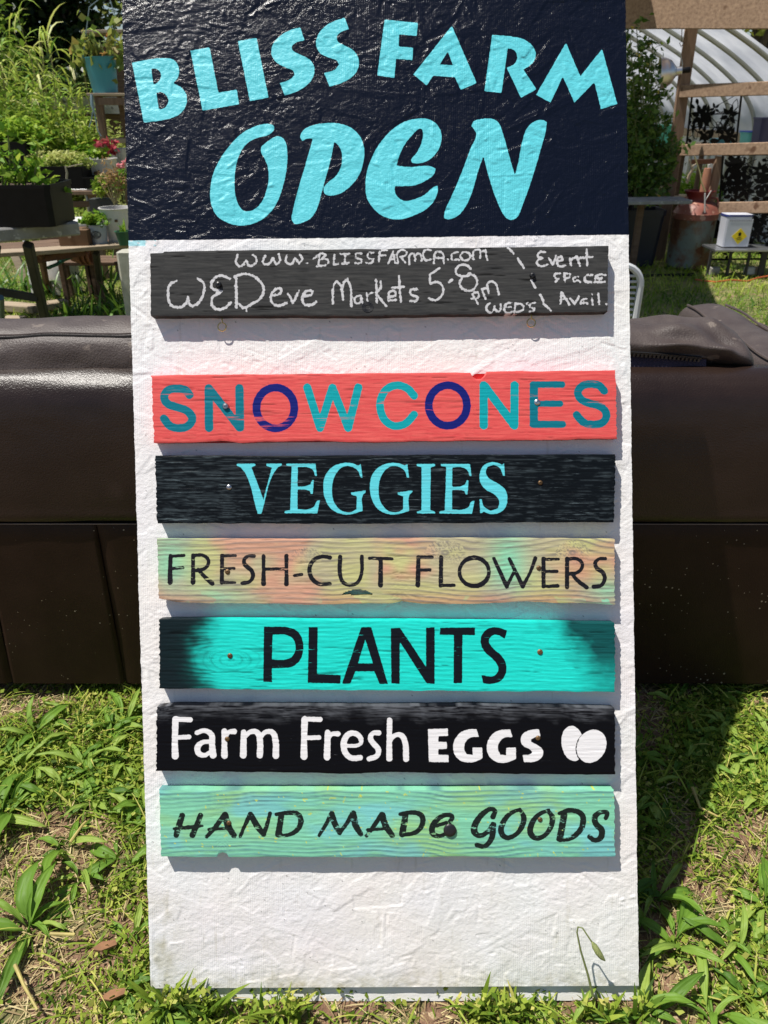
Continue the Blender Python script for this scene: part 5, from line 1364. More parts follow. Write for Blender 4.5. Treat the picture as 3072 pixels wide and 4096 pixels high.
leafy('red_leaves', [cloud(40, P(415, 575, 6.7), (.10, .08, .05), .07, 81, .5, .45, 8), cloud(30, P(450, 596, 6.7), (.05, .06, .04), .06, 82, .5, .45, 5)], m_red_l, o)
leafy('green_leaves', [cloud(160, P(392, 615, 6.7), (.12, .09, .05), .05, 83, .6, .5, 9)], m_lime, o)
mb = MB(); stems(mb, P(400, 640, 6.72), [P(a_, b_, 6.7) for a_, b_ in ((385, 580), (415, 560), (445, 575), (460, 600))], .005); mb.build('stem', m_stem, o, smooth=True)
c = P(492, 680, 7.0); c[2] = P(492, 690, 7.0)[2]
bucket('tin_can', 'ribbed shiny metal can behind the pink flowers, cut off by the sign', c, .085, .082, P(492, 593, 7.0)[2]-c[2], m_steel, cat='can', rim=.003)
o = thing('pink_geranium', 'pink geranium flowers beside the left edge of the sign', 'flowers', P(500, 740, 6.3))
m_pink = leafmat('pink_petals', [(.75, .25, .28), (.85, .42, .42), (.9, .6, .58)], .3)
leafy('petals', [cloud(80, P(484, 664, 6.3), (.036, .03, .028), .022, 86, .5, .8, 5), cloud(60, P(505, 648, 6.3), (.03, .02, .026), .022, 87, .5, .8, 4)], m_pink, o)
leafy('leaves', [cloud(120, P(490, 715, 6.3), (.10, .08, .07), .035, 88, .4, .7, 8)], m_lime, o)
mb = MB(); stems(mb, P(495, 800, 6.3), [P(486, 668, 6.3), P(507, 656, 6.3), P(475, 700, 6.3)], .003); mb.build('stem', m_stem, o)

# gray table with the square pot
tg = thing('gray_plank_table', 'weathered gray plank table with slanting dark legs at the left edge', 'table', (P(120, 940, 4.4)[0], 4.45, 0))
a = P(-160, 956, 4.12); b = P(309, 914, 4.50); b[2] = a[2] = .655
dirx = (b-a)/np.linalg.norm(b-a); side = np.array([-dirx[1], dirx[0], 0])
for k in range(3):
    mb = MB(); mb.beam(a+side*(.07+.155*k), b+side*(.07+.155*k)+dirx*random.uniform(-.02, .02), .15, .07); mb.build('plank', m_gray, tg)
m_dleg = mat('dark_painted_leg', (.022, .022, .02), (.04, .038, .033), scale=10, rough=.7)
mb = MB(); mb.beam(P(112, 978, 4.37), G(190, 1320)+[0, 0, -.01], .05, .045, up=(0, 1, 0)); mb.build('leg', m_dleg, tg)
mb = MB(); mb.beam(P(-20, 985, 4.3), G(-60, 1330), .05, .045, up=(0, 1, 0)); mb.build('leg', m_dleg, tg)
mb = MB(); mb.beam(P(-40, 1160, 4.55), P(150, 1192, 4.62), .03, .045); mb.build('brace', m_dleg, tg)
mb = MB(); mb.tube([P(4, 1190, 4.3), G(12, 1330)], .016, 8); tag(mb.build('blue_pipe', mat('blue_pipe_plastic', (.05, .10, .14), rough=.5)), 'short dark blue pipe standing at the left edge beside the table leg', 'pipe')
zt2 = .692
def boxpot(name, label, px0, px1, D, zbase, h, depth, m_, seam=True):
    x0, x1 = P(px0, 820, D)[0], P(px1, 820, D)[0]; cx = (x0+x1)/2; w = x1-x0
    t = thing(name, label, 'planter', (cx, D+depth/2, zbase))
    mb = MB(); mb.lathe((cx, D+depth/2, zbase), [(w*.485, 0), (w*.5, h*.9), (w*.515, h*.9), (w*.515, h), (w*.49, h), (w*.47, h*.1), (.00001, h*.1)], 48, sq=2.2, ry=depth/w)
    mb.build('shell', m_, t)
    mb = MB(); mb.box((cx, D+depth/2, zbase+h*.86), (w*.88, depth*.88, .02)); mb.build('soil', m_soil2, t)
    return t
bp_ = boxpot('black_planter', 'big square black planter on the gray plank table at the left edge', -110, 205, 4.28, zt2, P(200, 740, 4.28)[2]-zt2, .34, m_bplas)
o = thing('pepper_plants', 'young pepper plants with bright leaves in the big black planter', 'plant', P(60, 740, 4.45))
pc = []; mb = MB(); r_ = np.random.default_rng(91)
for (bx, tx, ty) in ((35, 30, 520), (62, 45, 600), (130, 150, 560), (100, 105, 640), (10, -5, 600), (75, 78, 690), (140, 165, 690), (20, 25, 680)):
    b0_ = P(bx, 742, 4.45); t0 = P(tx, ty, 4.42)
    mb.tube([b0_, b0_*.5+t0*.5+[.01, 0, 0], t0], [.006, .005, .003], 6)
    for s in np.linspace(.35, 1, 8):
        c = b0_*(1-s)+t0*s; n = 3
        pc.append(leafcloud(n, c+r_.normal(0, 1, (n, 3))*[.045, .045, .022], r_.uniform(.04, .085, n), np.clip(r_.normal(.5, .25, n), 0, 1), .42, r_, .25))
mb.build('stem', m_stem, o, smooth=True); leafy('leaves', pc, m_lime, o)['kind'] = 'stuff'
mb = MB(); mb.tube([P(165, 660, 4.4)+[0, 0, 0], P(160, 850, 4.4)], .001, 4)
o = thing('bare_vine', 'bare pale stem bending over right of the black planter, a few round leaves below', 'plant', P(255, 900, 4.6))
mb = MB(); mb.tube([P(330, 655, 4.9), P(270, 668, 4.7), P(262, 664, 4.7), P(268, 690, 4.7), P(266, 745, 4.7), P(262, 820, 4.7), P(270, 885, 4.65)], [.003, .004, .005, .006, .006, .004, .003], 6)
mb.build('stem', mat('pale_bark', (.4, .36, .25), (.3, .25, .17), rough=.8), o, smooth=True)
leafy('leaves', [cloud(26, P(215, 745, 4.5), (.08, .05, .07), .055, 94, .5, .6, 5), cloud(30, P(275, 850, 4.65), (.05, .05, .06), .045, 95, .3, .5, 4)], m_lime, o)

# second bench
tb2 = thing('plank_bench', 'long brown plank bench on trestle legs behind the gray table', 'bench', (X_(260, 5.1, 1000), 5.1, 0))
a = P(-80, 1023, 4.82); b = P(560, 985, 5.24); a[2] = b[2] = .452
dirx = (b-a)/np.linalg.norm(b-a); side = np.array([-dirx[1], dirx[0], 0])
for k in range(3):
    mb = MB(); mb.beam(a+side*(.06+.145*k), b+side*(.06+.145*k), .138, .026, n=6, wob=.002); mb.build('plank', m_lwood if k < 1 else m_dwood, tb2)
mb = MB(); mb.beam(P(140, 1040, 5.05), P(340, 1008, 5.15), .04, .04); mb.build('under_rail', m_rust, tb2)
for p0, p1 in ((P(152, 960, 5.0), G(192, 1165)), (P(385, 1010, 5.2), G(408, 1190)), (P(170, 1030, 5.3), G(185, 1150)), (P(500, 1010, 5.4), G(505, 1130))):
    mb = MB(); p0[2] = min(p0[2], .438); mb.beam(p0, p1, .035, .035, up=(0, 1, 0)); mb.build('leg', m_rust if p0[0] < P(300, 1000, 5.1)[0] else m_dleg, tb2)
tl = thing('low_rack', 'low rusty rack beneath the bench with pots lying on it', 'rack', (X_(350, 5.9, 1060), 5.9, 0))
z_ = P(400, 1052, 5.7)[2]
for k in range(3):
    mb = MB(); mb.beam((P(250, 1052, 5.7)[0], 5.7+.1*k, z_), (P(520, 1052, 5.7)[0], 5.7+.1*k, z_), .08, .025); mb.build('slat', m_dwood, tl)
for px, m_ in ((350, m_vwood), (362, m_dwood), (500, m_vwood), (262, m_dwood)):
    p = P(px, 1060, 5.68); mb = MB(); mb.beam((p[0], 5.68, z_+.12 if px > 340 else z_-.014), (p[0], 5.68, 0), .04, .03, up=(0, 1, 0)); mb.build('leg', m_, tl)
for k, px in enumerate((292, 312, 330)):
    c = P(px, 1036, 5.62); mb = MB(); mb.lathe((c[0], c[1], z_+.06), [(.035, 0), (.048, .07), (.053, .07), (.053, .085), (.044, .085), (.033, .01), (.00001, .01)], 18, axis=(1, -.25, 0))
    tag(mb.build('terracotta_pot', m_terra, None, smooth=True), ['innermost, leftmost terracotta pot of the nested row lying on the low rack', 'middle terracotta pot of the nested row lying on the low rack', 'outermost, rightmost terracotta pot of the nested row lying on the low rack'][k], 'pot', 'nested terracotta pots on the low rack')
mb = MB(); mb.tube([P(190, 1072, 5.3), P(225, 1058, 5.35), P(255, 1040, 5.45), P(285, 1028, 5.55)], .012, 7)
tag(mb.build('garden_hose', mat('green_hose', (.02, .14, .09), (.03, .18, .12), rough=.4), None, smooth=True), 'short length of green hose hanging under the bench', 'hose')
zb2 = .466
def on2(px, dy=.2):
    p = P(px, 985, 5.1+dy*0); t_ = (p[0]-a[0])/(b[0]-a[0]); y = a[1]+(b[1]-a[1])*t_+dy
    return np.array([P(px, 985, y)[0], y, zb2])
c = on2(312, .12); t = thing('cardboard_box', 'dark brown cardboard box on the plank bench beside the printed pot', 'box', c)
mb = MB(); s_ = c[1]/1.05/F; mb.box(c+[0, .02, .047], (115*s_, .16, .094)); mb.build('body', m_card, t)
mb = MB(); mb.box(c+[-.02, -.062, .07], (.02, .003, .045)); mb.build('tape', m_lwood, t)
c = on2(403, .1); m_lblue = mat('pale_blue_tin', (.36, .42, .47), (.45, .50, .54), scale=8, rough=.45)
tp = bucket('printed_pot', 'small pale blue pot with a printed oval, holding a bushy green plant', c, .056, .048, .115, m_lblue, soil=m_soil2, cat='pot')
mb = MB()
for k, (rx_, rz_) in enumerate(((.030, .022), (.026, .017))):
    mb.tube([c+np.array([rx_*math.sin(t_), -math.sqrt(max(0, .0545**2-(rx_*math.sin(t_))**2))-.0005, .058+rz_*math.cos(t_)]) for t_ in np.linspace(0, 6.283, 22)], .0014, 4)
for k in range(3): mb.box(c+[0, -.0535, .050+.008*k], (.034-.006*k, .002, .003))
mb.build('printed_oval', m_dleg, tp)
o = thing('bushy_herb', 'bright green bushy herb in the printed pot on the bench', 'plant', c+[0, 0, .115])
leafy('leaves', [cloud(420, c+[-.01, 0, .15], (.10, .08, .06), .034, 97, .45, .5, 12)], m_lime, o)
mb = MB(); stems(mb, c+[0, 0, .1], [c+[-.05, 0, .17], c+[.04, 0, .17], c+[0, .03, .19]], .003); mb.build('stem', m_stem, o)
c = on2(487, .14)
wb = bucket('white_bucket', 'tall white bucket with a brown mark standing on the bench against the sign', c, .105, .078, P(487, 829, c[1])[2]-zb2, m_wplas, soil=m_soil2)
mb = MB(); mb.box(c+[.02, -.094, .135], (.02, .004, .016)); mb.build('brown_mark', m_card, wb)
o = thing('dried_plant', 'dry brownish twiggy plant rising out of the white bucket', 'plant', c+[0, 0, .25])
m_dryl = leafmat('dry_leaves', [(.25, .14, .06), (.38, .24, .1), (.45, .36, .15)], .3)
leafy('leaves', [cloud(260, c+[-.0, 0, .36], (.10, .08, .12), .028, 98, .5, .4, 10)], m_dryl, o)
mb = MB(); stems(mb, c+[0, 0, .22], [c+[random.uniform(-.1, .1), random.uniform(-.05, .05), random.uniform(.36, .46)] for _ in range(12)], .003, jag=.02); mb.build('stem', m_cane, o)
c = on2(512, -.0); c[1] -= .06
gp = bucket('green_pot', 'small dark green pot half hidden by the left edge of the sign', c, .048, .034, .085, mat('green_plastic', (.02, .10, .05), (.03, .13, .07), rough=.45), soil=m_soil2, cat='pot')
o = thing('sprout', 'thin bright sprouts in the small dark green pot', 'plant', c+[0, 0, .08]); leafy('leaves', [_bl(16, c[0]+rn.normal(0, .012, 16), c[1]+rn.normal(0, .01, 16), np.full(16, c[2]+.075), rn.uniform(.04, .1, 16), np.full(16, .009), rn.random(16), .4, elev=rn.uniform(1, 1.5, 16))], m_lime, o)
c = on2(432, .42); mb = MB(); mb.box(c+[0, .05, .115], (.16, .10, .23)); t = mb.build('dark_crate', mat('dark_slate_box', (.035, .04, .035), (.06, .065, .055), scale=10, rough=.8)); tag(t, 'dark gray crate standing behind the printed pot on the bench', 'crate')
o = thing('small_shrub', 'dark leafy shrub above the dark gray crate beside the white bucket', 'plant', c+[0, 0, .2]); leafy('leaves', [cloud(480, c+[.0, .05, .31], (.10, .10, .09), .038, 99, .5, .55, 10)], m_bush, o)
mb = MB(); stems(mb, c+[0, .05, .2], [c+[.05, .05, .36], c+[-.05, .05, .35]], .004); mb.build('stem', m_stem, o)
c = P(314, 900, 5.5); mb = MB(); mb.lathe(c+[-.055, 0, 0], [(.045, 0), (.05, .004), (.05, .105), (.045, .11), (.02, .11)], 20, axis=(1, .2, 0)); tw_ = mb.build('white_jar', m_wplas, None, smooth=True); tag(tw_, 'white plastic jar lying on its side behind the gray table end', 'jar')
t = thing('rear_shelf', 'low shelf behind the gray table holding the white jar and green tray', 'shelf', (c[0], 5.5, 0))
zc = c[2]-.052
mb = MB(); mb.beam(P(180, 900, 5.5)*[1, 1, 0]+[0, 0, zc-.015], P(372, 900, 5.5)*[1, 1, 0]+[0, 0, zc-.015], .22, .022); mb.build('board', m_dwood, t)
for px in (215, 360): p = P(px, 930, 5.5); mb = MB(); mb.beam((p[0], 5.52, zc-.026), (p[0], 5.52, 0), .035, .035, up=(0, 1, 0)); mb.build('leg', m_dwood, t)
c = P(246, 900, 5.42); mb = MB(); mb.lathe((c[0], 5.46, zc-.003), [(.065, 0), (.078, .035), (.084, .035), (.084, .04), (.074, .04), (.06, .006), (.00001, .006)], 32, sq=1.5, ry=.6); tag(mb.build('green_tray', mat('lime_plastic', (.12, .42, .12), (.16, .5, .15), rough=.35), None, smooth=True), 'bright green shallow tray beside the white jar', 'tray')
c = P(222, 985, 5.9); mb = MB(); mb.lathe((c[0], 5.95, .0), [(.11, 0), (.115, .18), (.10, .26), (.06, .30), (.00001, .31)], 20); tag(mb.build('white_sack', mat('white_sackcloth', (.6, .58, .53), (.45, .42, .36), scale=20, rough=.9, bump=1, bscale=30), None, smooth=True), 'pale rounded sack showing between the gray table and the bench', 'sack')
for px0, px1, py0, py1, D, lb, m_ in ((74, 112, 965, 1100, 5.9, 'white upright board standing behind the bench at the left', m_wplas), (20, 70, 1015, 1090, 6.1, 'tan board leaning behind the bench at the far left', m_lwood)):
    p0 = P(px0, py0, D); p1 = P(px1, py1, D); mb = MB(); mb.beam(((p0[0]+p1[0])/2, D+.08, p0[2]), ((p0[0]+p1[0])/2+(.10 if px0 < 50 else .02), D, 0.0), p1[0]-p0[0], .03, up=(0, 1, 0)); tag(mb.build('leaning_board', m_), lb, 'board')
for p0, p1, lb in (((-20, 1222), (150, 1236), 'pale plank lying in the grass at the left edge, front of the table leg'), ((172, 1226), (265, 1212), 'weathered plank lying in the weeds right of the slanting leg'), ((20, 1283), (95, 1285), 'pale plank end just above the left cushion')):
    mb = MB(); mb.beam(G(*p0, .03), G(*p1, .03), .10, .05); tag(mb.build('plank', m_lwood), lb, 'plank')
c0 = P(475, 1100, 4.55); c1 = P(560, 1100, 4.55); ztop = P(500, 1012, 4.55)[2]
mb = MB(); cx_ = (c0[0]+c1[0])/2
mb.beam((cx_, 4.62, ztop), (cx_, 4.62, -.01), c1[0]-c0[0], .14, up=(0, 1, 0)); tag(mb.build('concrete_post', m_block), 'pale concrete block post standing against the left edge of the sign', 'post')

# ================================================================ BACKGROUND, RIGHT
m_hoop = mat('hoop_pipe', (.42, .43, .36), (.36, .36, .30), scale=6, rough=.5)
mfilm, nt, N, L, b_ = newmat('milky_greenhouse_film')
b_.inputs['Base Color'].default_value = (.70, .71, .74, 1); b_.inputs['Roughness'].default_value = .5
tcf = N.new('ShaderNodeTexCoord'); nf = N.new('ShaderNodeTexNoise'); nf.inputs['Scale'].default_value = 2.2; nf.inputs['Detail'].default_value = 5; L.new(tcf.outputs['Object'], nf.inputs[0])
rf = N.new('ShaderNodeValToRGB'); rf.color_ramp.elements[0].position = .35; rf.color_ramp.elements[0].color = (.50, .52, .56, 1); rf.color_ramp.elements[1].position = .65; rf.color_ramp.elements[1].color = (.74, .75, .78, 1)
L.new(nf.outputs[0], rf.inputs[0]); L.new(rf.outputs[0], b_.inputs['Base Color'])
tf = N.new('ShaderNodeBsdfTranslucent'); L.new(rf.outputs[0], tf.inputs[0]); xf = N.new('ShaderNodeMixShader'); xf.inputs[0].default_value = .62
L.new(b_.outputs[0], xf.inputs[1]); L.new(tf.outputs[0], xf.inputs[2]); L.new(xf.outputs[0], N['Material Output'].inputs[0])
gh = thing('greenhouse', 'hoop greenhouse with milky plastic film over curved pipes, behind the sign on the right', 'greenhouse', (2.0, 9.5, 0))
hp = hermite([(-.2, 0), (-.2, .9), (-.14, 1.2), (.1, 1.7), (.6, 2.15), (1.3, 2.36), (2.0, 2.22), (2.9, 1.82), (3.32, 1.58), (3.60, 1.36), (3.75, 1.15), (3.80, .9), (3.80, 0)], False, 100, 5)
Dh = [7.62+.58*k for k in range(9)]
for k, D in enumerate(Dh):
    mb = MB(); mb.tube([(x, D, z) for x, z in hp], .021, 8); mb.build('hoop', m_hoop, gh, smooth=True)
V = []; ysf = np.linspace(7.55, 12.4, 60)
for y in ysf:
    sag = .018*math.sin((y-7.62)/.58*math.pi)**2
    for i, (x, z) in enumerate(hp):
        V.append((1.8+(x-1.8)*(1.012-sag*.3)+.006*math.sin(y*9+i), y, z*(1.0)+.028-sag*(z > .5)))
n = len(hp); idx = np.arange(60*n).reshape(60, n); idx = idx[:, 6:]
fast('film', np.array(V), np.stack([idx[:-1, :-1], idx[:-1, 1:], idx[1:, 1:], idx[1:, :-1]], -1).reshape(-1, 4), mfilm, gh, smooth=True)
mb = MB(); x0_ = 1.0
mb.add([(x, 12.4, z+.02) for x, z in hp], [tuple(range(len(hp)))]); mb.build('end_sheet', mfilm, gh)
mb = MB(); mb.beam((3.83, 7.6, .95), (3.83, 12.3, .95), .05, .09, up=(0, 0, 1)); mb.build('side_board', m_lwood, gh)
mb = MB(); mb.tube([P(2900, -40, 7.45), P(2990, 15, 7.45), P(3100, 92, 7.45), P(3200, 190, 7.45)], .045, 10); mb.build('rolled_film', m_hoop, gh, smooth=True)
# timber front
m_tim = wood('weathered_timber', (.44, .30, .20), (.22, .14, .09), 'x', .85, spots=[(5, .63, (.13, .065, .035))])
m_timz = wood('weathered_upright', (.34, .22, .145), (.19, .115, .07), 'z', .85, spots=[(5, .63, (.11, .055, .03))])
ft = thing('timber_frame', 'weathered timber front frame of the greenhouse with two posts and three rails', 'frame', (P(2900, 600, 7.3)[0], 7.3, 0))
Dfr = lambda px, D: D+.12-(px-2700)/480*.9
def bm(p0, p1, h_px, D, m_, name, dep=.04):
    a = P(*p0, Dfr(p0[0], D)); b = P(*p1, Dfr(p1[0], D)); s = D/1.1/F
    mb = MB(); mb.beam(a, b, dep, h_px*s, n=4, wob=.002); return mb.build(name, m_, ft)
bm((2300, 50), (3200, 32), 118, 7.22, m_tim, 'top_beam', .05)
mb = MB(); mb.beam(P(2767, 100, 7.28), P(2700, 590, 7.28), 46*7.28/1.12/F, .04, up=(0, 1, 0), n=4, wob=.002); mb.build('post', m_timz, ft)
q_ = P(2705, 575, 7.28); mb = MB(); mb.beam(q_, (q_[0]-.0, 7.28, 0), .105, .045, up=(0, 1, 0), n=4, wob=.002); mb.build('post', m_timz, ft)
p_ = P(2880, 625, 7.07); mb = MB(); mb.beam(p_, (p_[0]-.03, 7.07, 0), .07, .04, up=(0, 1, 0)); mb.build('post', m_timz, ft)
bm((2722, 366), (3180, 350), 44, 7.20, m_tim, 'rail')
bm((2718, 601), (3180, 592), 42, 7.20, m_tim, 'rail'); bm((2830, 832), (3180, 828), 42, 7.20, m_tim, 'rail')
bm((2770, 648), (2866, 644), 18, 7.42, m_terra, 'short_rail')
mb = MB(); mb.beam(P(2845, 655, 7.5), P(2838, 820, 7.5), .055, .03, up=(0, 1, 0)); tag(mb.build('white_post', m_wplas), 'narrow white painted post behind the milk can', 'post')
mb = MB(); mb.tube([P(2774, 8, 7.15), P(2778, 40, 7.14), P(2768, 100, 7.15)], [.014, .018, .03], 7); tag(mb.build('driftwood_stick', m_rust, None, smooth=True), 'short dark stick fixed upright on the top beam', 'stick')
mb = MB(); mb.tube([P(2728, 100, 7.2), P(2727, 165, 7.2), P(2718, 172, 7.2), P(2724, 186, 7.2), P(2740, 168, 7.2)], .0035, 5)
tag(mb.build('wire_hook', m_rust), 'bent wire hook hanging from the top beam left of the post', 'hook')

# clamp lamp
lc = P(2716, 284, 7.05); ax = np.array([-.88, .16, -.10]); ax /= np.linalg.norm(ax)
lm = thing('clamp_lamp', 'round aluminium reflector clamp lamp fixed to the timber post', 'lamp', lc)
mb = MB(); mb.lathe(lc, [(.012, -.03), (.03, -.02), (.034, .02), (.052, .035), (.085, .06), (.108, .10), (.118, .145), (.122, .148), (.114, .143), (.08, .062), (.0001, .03)], 28, axis=ax)
m_alu = mat('spun_aluminium', (.75, .74, .72), (.6, .6, .6), rough=.33, metal=1.0); mb.build('reflector', m_alu, lm, smooth=True)
mb = MB(); mb.lathe(lc, [(.018, -.085), (.022, -.08), (.022, -.02)], 14, axis=ax); mb.build('socket', m_bplas, lm, smooth=True)
mb = MB(); mb.tube([lc+[.02, 0, -.02], lc+[.015, -.01, .05], lc+[-.01, -.01, .11], lc+[-.05, -.01, .13]], .004, 6); mb.build('clamp', m_steel, lm, smooth=True)

# laser-cut flower screens
m_scr = mat('black_steel_screen', (.005, .005, .005), (.008, .008, .008), rough=.6, spec=.2)
def screen(label, tl, tr, br, bl, D, seed, nf_=13):
    r_ = np.random.default_rng(seed)
    A, B, C_, D_ = [P(*p, Dfr(p[0], D)) for p in (tl, tr, br, bl)]
    o = thing('flower_screen', label, 'screen', (A+B+C_+D_)/4, 'black flower screens on the greenhouse front')
    def uv(u, v, dz=0): q = A*(1-u)*(1-v)+B*u*(1-v)+C_*u*v+D_*(1-u)*v; return q+np.array([0, dz, 0])
    w = np.linalg.norm(B-A); h = np.linalg.norm(D_-A)
    mb = MB()
    for e in ([(0, 0), (1, 0)], [(1, 0), (1, 1)], [(1, 1), (0, 1)], [(0, 1), (0, 0)]): mb.beam(uv(*e[0]), uv(*e[1]), .016, .006, up=(0, 1, 0))
    mb.build('frame', m_scr, o); mb = MB(); cnt = [0]
    def poly(pts):
        cnt[0] += 1; dz = (cnt[0] % 17)*.0003
        f_ = [uv(np.clip(u, 0, 1), np.clip(v, 0, 1), -.002-dz) for u, v in pts]; b__ = [uv(np.clip(u, 0, 1), np.clip(v, 0, 1), .0015+dz) for u, v in pts]; n = len(pts)
        mb.add(f_+b__, [tuple(range(n)), tuple(range(2*n-1, n-1, -1))]+[(i, n+i, n+(i+1) % n, (i+1) % n) for i in range(n)])
    def petal(cx, cy, a, l, wd, r0=.0):
        pts = []
        for t in np.linspace(0, 1, 6): pts.append((r0+l*t, wd*math.sin(math.pi*t**.8)))
        for t in np.linspace(1, 0, 6)[1:-1]: pts.append((r0+l*t, -wd*math.sin(math.pi*t**.8)))
        c, s = math.cos(a), math.sin(a)
        poly([(cx+(x*c-y*s)/w, cy+(x*s+y*c)/h) for x, y in pts])
    def line(pts, wd): 
        q = hermite(pts, False, 100, 5)
        for i in range(len(q)-1):
            mb.beam(uv(np.clip(q[i][0],0,1), np.clip(q[i][1],0,1)), uv(np.clip(q[i+1][0],0,1)+1e-4, np.clip(q[i+1][1],0,1)), wd, .004, up=(0, 1, 0))
    for k in range(nf_):
        cx, cy = r_.uniform(.06, .94, 2); R_ = r_.uniform(.045, .10); np_ = r_.integers(5, 8); a0 = r_.uniform(0, 6)
        for j in range(np_):
            a = a0+2*math.pi*j/np_
            if k % 3 < 2: petal(cx, cy, a, R_, R_*.23, R_*.12)
            else:
                c, s = math.cos(a), math.sin(a); pts = []
                for t in np.linspace(0, 1, 7): pts.append((cx+(R_*t*c-R_*.25*math.sin(math.pi*t)*s)/w, cy+(R_*t*s+R_*.25*math.sin(math.pi*t)*c)/h))
                for t in np.linspace(1, 0, 7): pts.append((cx+(R_*t*c+R_*.25*math.sin(math.pi*t)*s)/w, cy+(R_*t*s-R_*.25*math.sin(math.pi*t)*c)/h))
                line(pts, .0042)
        x1, y1 = r_.uniform(0, 1, 2); line([(cx, cy), ((cx+x1)/2+r_.normal(0, .1), (cy+y1)/2), (x1, y1)], .0045)
        for j in range(1): petal(r_.uniform(.05, .95), r_.uniform(.05, .95), r_.uniform(0, 6), r_.uniform(.04, .08), .014)
    mb.build('lattice', m_scr, o)
    return o
screen('black cut-metal flower screen hung between the upper and middle rails', (2768, 384), (2966, 378), (2944, 578), (2746, 580), 7.24, 5, 13)
screen('black flower screen below the middle rail at the right edge', (2892, 620), (3110, 616), (3096, 812), (2878, 814), 7.24, 8, 20)
screen('lowest black flower screen, behind the chemical pail', (2850, 852), (3110, 850), (3100, 1035), (2845, 1038), 7.26, 12, 20)

# milk can
zc_ = lambda py: float(P(2745, py, 7.0)[2])
mc = P(2748, 1050, 7.0); mc[2] = 0
m_can = mat('rusty_pale_can', (.17, .20, .17), (.16, .075, .035), scale=5, rough=.65, bump=.4, bscale=60, lo=.42, hi=.56, metal=.2, spots=[(9, .58, (.11, .04, .02))])
m_canr = mat('faded_red_paint', (.30, .10, .07), (.20, .07, .05), scale=10, rough=.5, spots=[(20, .6, (.45, .25, .18))])
m_cann = mat('deep_red_paint', (.17, .012, .010), (.13, .01, .01), scale=8, rough=.45)
mk = thing('milk_can', 'rusty old milk can with a red neck, standing in the grass before the greenhouse', 'milk can', mc)
mb = MB(); mb.lathe(mc, [(.172, 0), (.182, .015), (.178, .04), (.179, zc_(880)), (.183, zc_(873))], 40); mb.build('body', m_can, mk, smooth=True)
mb = MB(); mb.lathe(mc, [(.183, zc_(873)), (.187, zc_(866)), (.185, zc_(855)), (.188, zc_(850)), (.180, zc_(845)), (.165, zc_(828)), (.135, zc_(812)), (.102, zc_(804))], 40); mb.build('shoulder', m_canr, mk, smooth=True)
mb = MB(); mb.lathe(mc, [(.102, zc_(804)), (.096, zc_(796)), (.100, zc_(780)), (.122, zc_(764)), (.126, zc_(762)), (.118, zc_(762)), (.09, zc_(785)), (.0001, zc_(785))], 36); mb.build('neck', m_cann, mk, smooth=True)
for sx in (1, -1):
    mb = MB(); mb.tube([mc+[.098*sx, -.02, zc_(790)], mc+[.145*sx, -.03, zc_(792)], mc+[.165*sx, -.03, zc_(812)], mc+[.155*sx, -.03, zc_(830)]], .009, 7); mb.build('handle', m_canr, mk, smooth=True)
t = thing('clay_chimney_ornament', 'orange clay column and driftwood sticks standing in the mouth of the milk can', 'ornament', mc+[.03, 0, zc_(765)])
mb = MB(); mb.lathe(mc+[.035, 0, zc_(786)], [(.034, 0), (.036, .09), (.032, .20), (.03, .22)], 12); mb.build('clay_column', m_terra, t, smooth=True)
mb = MB()
for p in ([(2748, 735), (2765, 690), (2770, 665), (2785, 655)], [(2770, 690), (2765, 668), (2758, 640)], [(2745, 730), (2755, 700), (2775, 672)]): mb.tube([P(*u, 6.95) for u in p], [.008, .008, .007, .005][:len(p)], 6)
mb.build('driftwood', m_lwood, t, smooth=True)
mb = MB(); mb.tube([P(2778, 625, 6.9), P(2800, 690, 6.88), P(2806, 730, 6.86), P(2822, 768, 6.84)], .006, 6); tag(mb.build('thin_stick', m_cane, None, smooth=True), 'thin pale stick leaning across the milk can neck', 'stick')
mb = MB(); mb.tube([P(2820, 772, 6.8), P(2819, 850, 6.8)], .006, 5); mb.tube([P(2822, 800, 6.8), P(2840, 770, 6.8), P(2845, 762, 6.8)], .004, 5); mb.build('cord', m_wplas, mk, smooth=True, label='pale cord hanging down the right side of the can')

# pail with hazard diamond
PD = 6.62
pb = P(2955, 990, PD-.12)
zs = P(2955, 984, PD)[2]
tp = thing('chemical_pail', 'square white and blue pail with yellow hazard diamond, right of the milk can', 'pail', (pb[0], PD+.05, zs))
w_ = 100*PD/1.04/F; hz_ = P(2955, 862, PD)[2]-zs
m_blue = mat('blue_plastic', (.012, .03, .20), (.015, .04, .24), rough=.4)
m_lab = mat('label_white', (.55, .56, .62), (.50, .51, .56), scale=5, rough=.6)
mb = MB(); mb.lathe((pb[0]-.008, PD+.02, zs), [(w_*.47, 0), (w_*.50, hz_), (w_*.51, hz_), (w_*.51, hz_+.012), (.0001, hz_+.018)], 40, sq=1.2, ry=.7); mb.build('shell', m_lab, tp, smooth=True)
mb = MB(); mb.lathe((pb[0]-.008, PD+.02, zs+hz_-.004), [(w_*.515, 0), (w_*.515, .014), (.0001, .02)], 40, sq=1.2, ry=.7); mb.build('lid', m_blue, tp, smooth=True)
yf = PD+.02-w_*.51*.7*1.0-.004
ysh = yf-.004
mb = MB(); mb.box((pb[0], yf, zs+hz_*.47), (w_*.96, .003, hz_*.9)); mb.build('label_sheet', m_lab, tp)
s2_ = .062; cz_ = zs+hz_*.36; cx_ = pb[0]+.012
mb = MB(); pts = [(0, s2_), (s2_, 0), (0, -s2_), (-s2_, 0)]
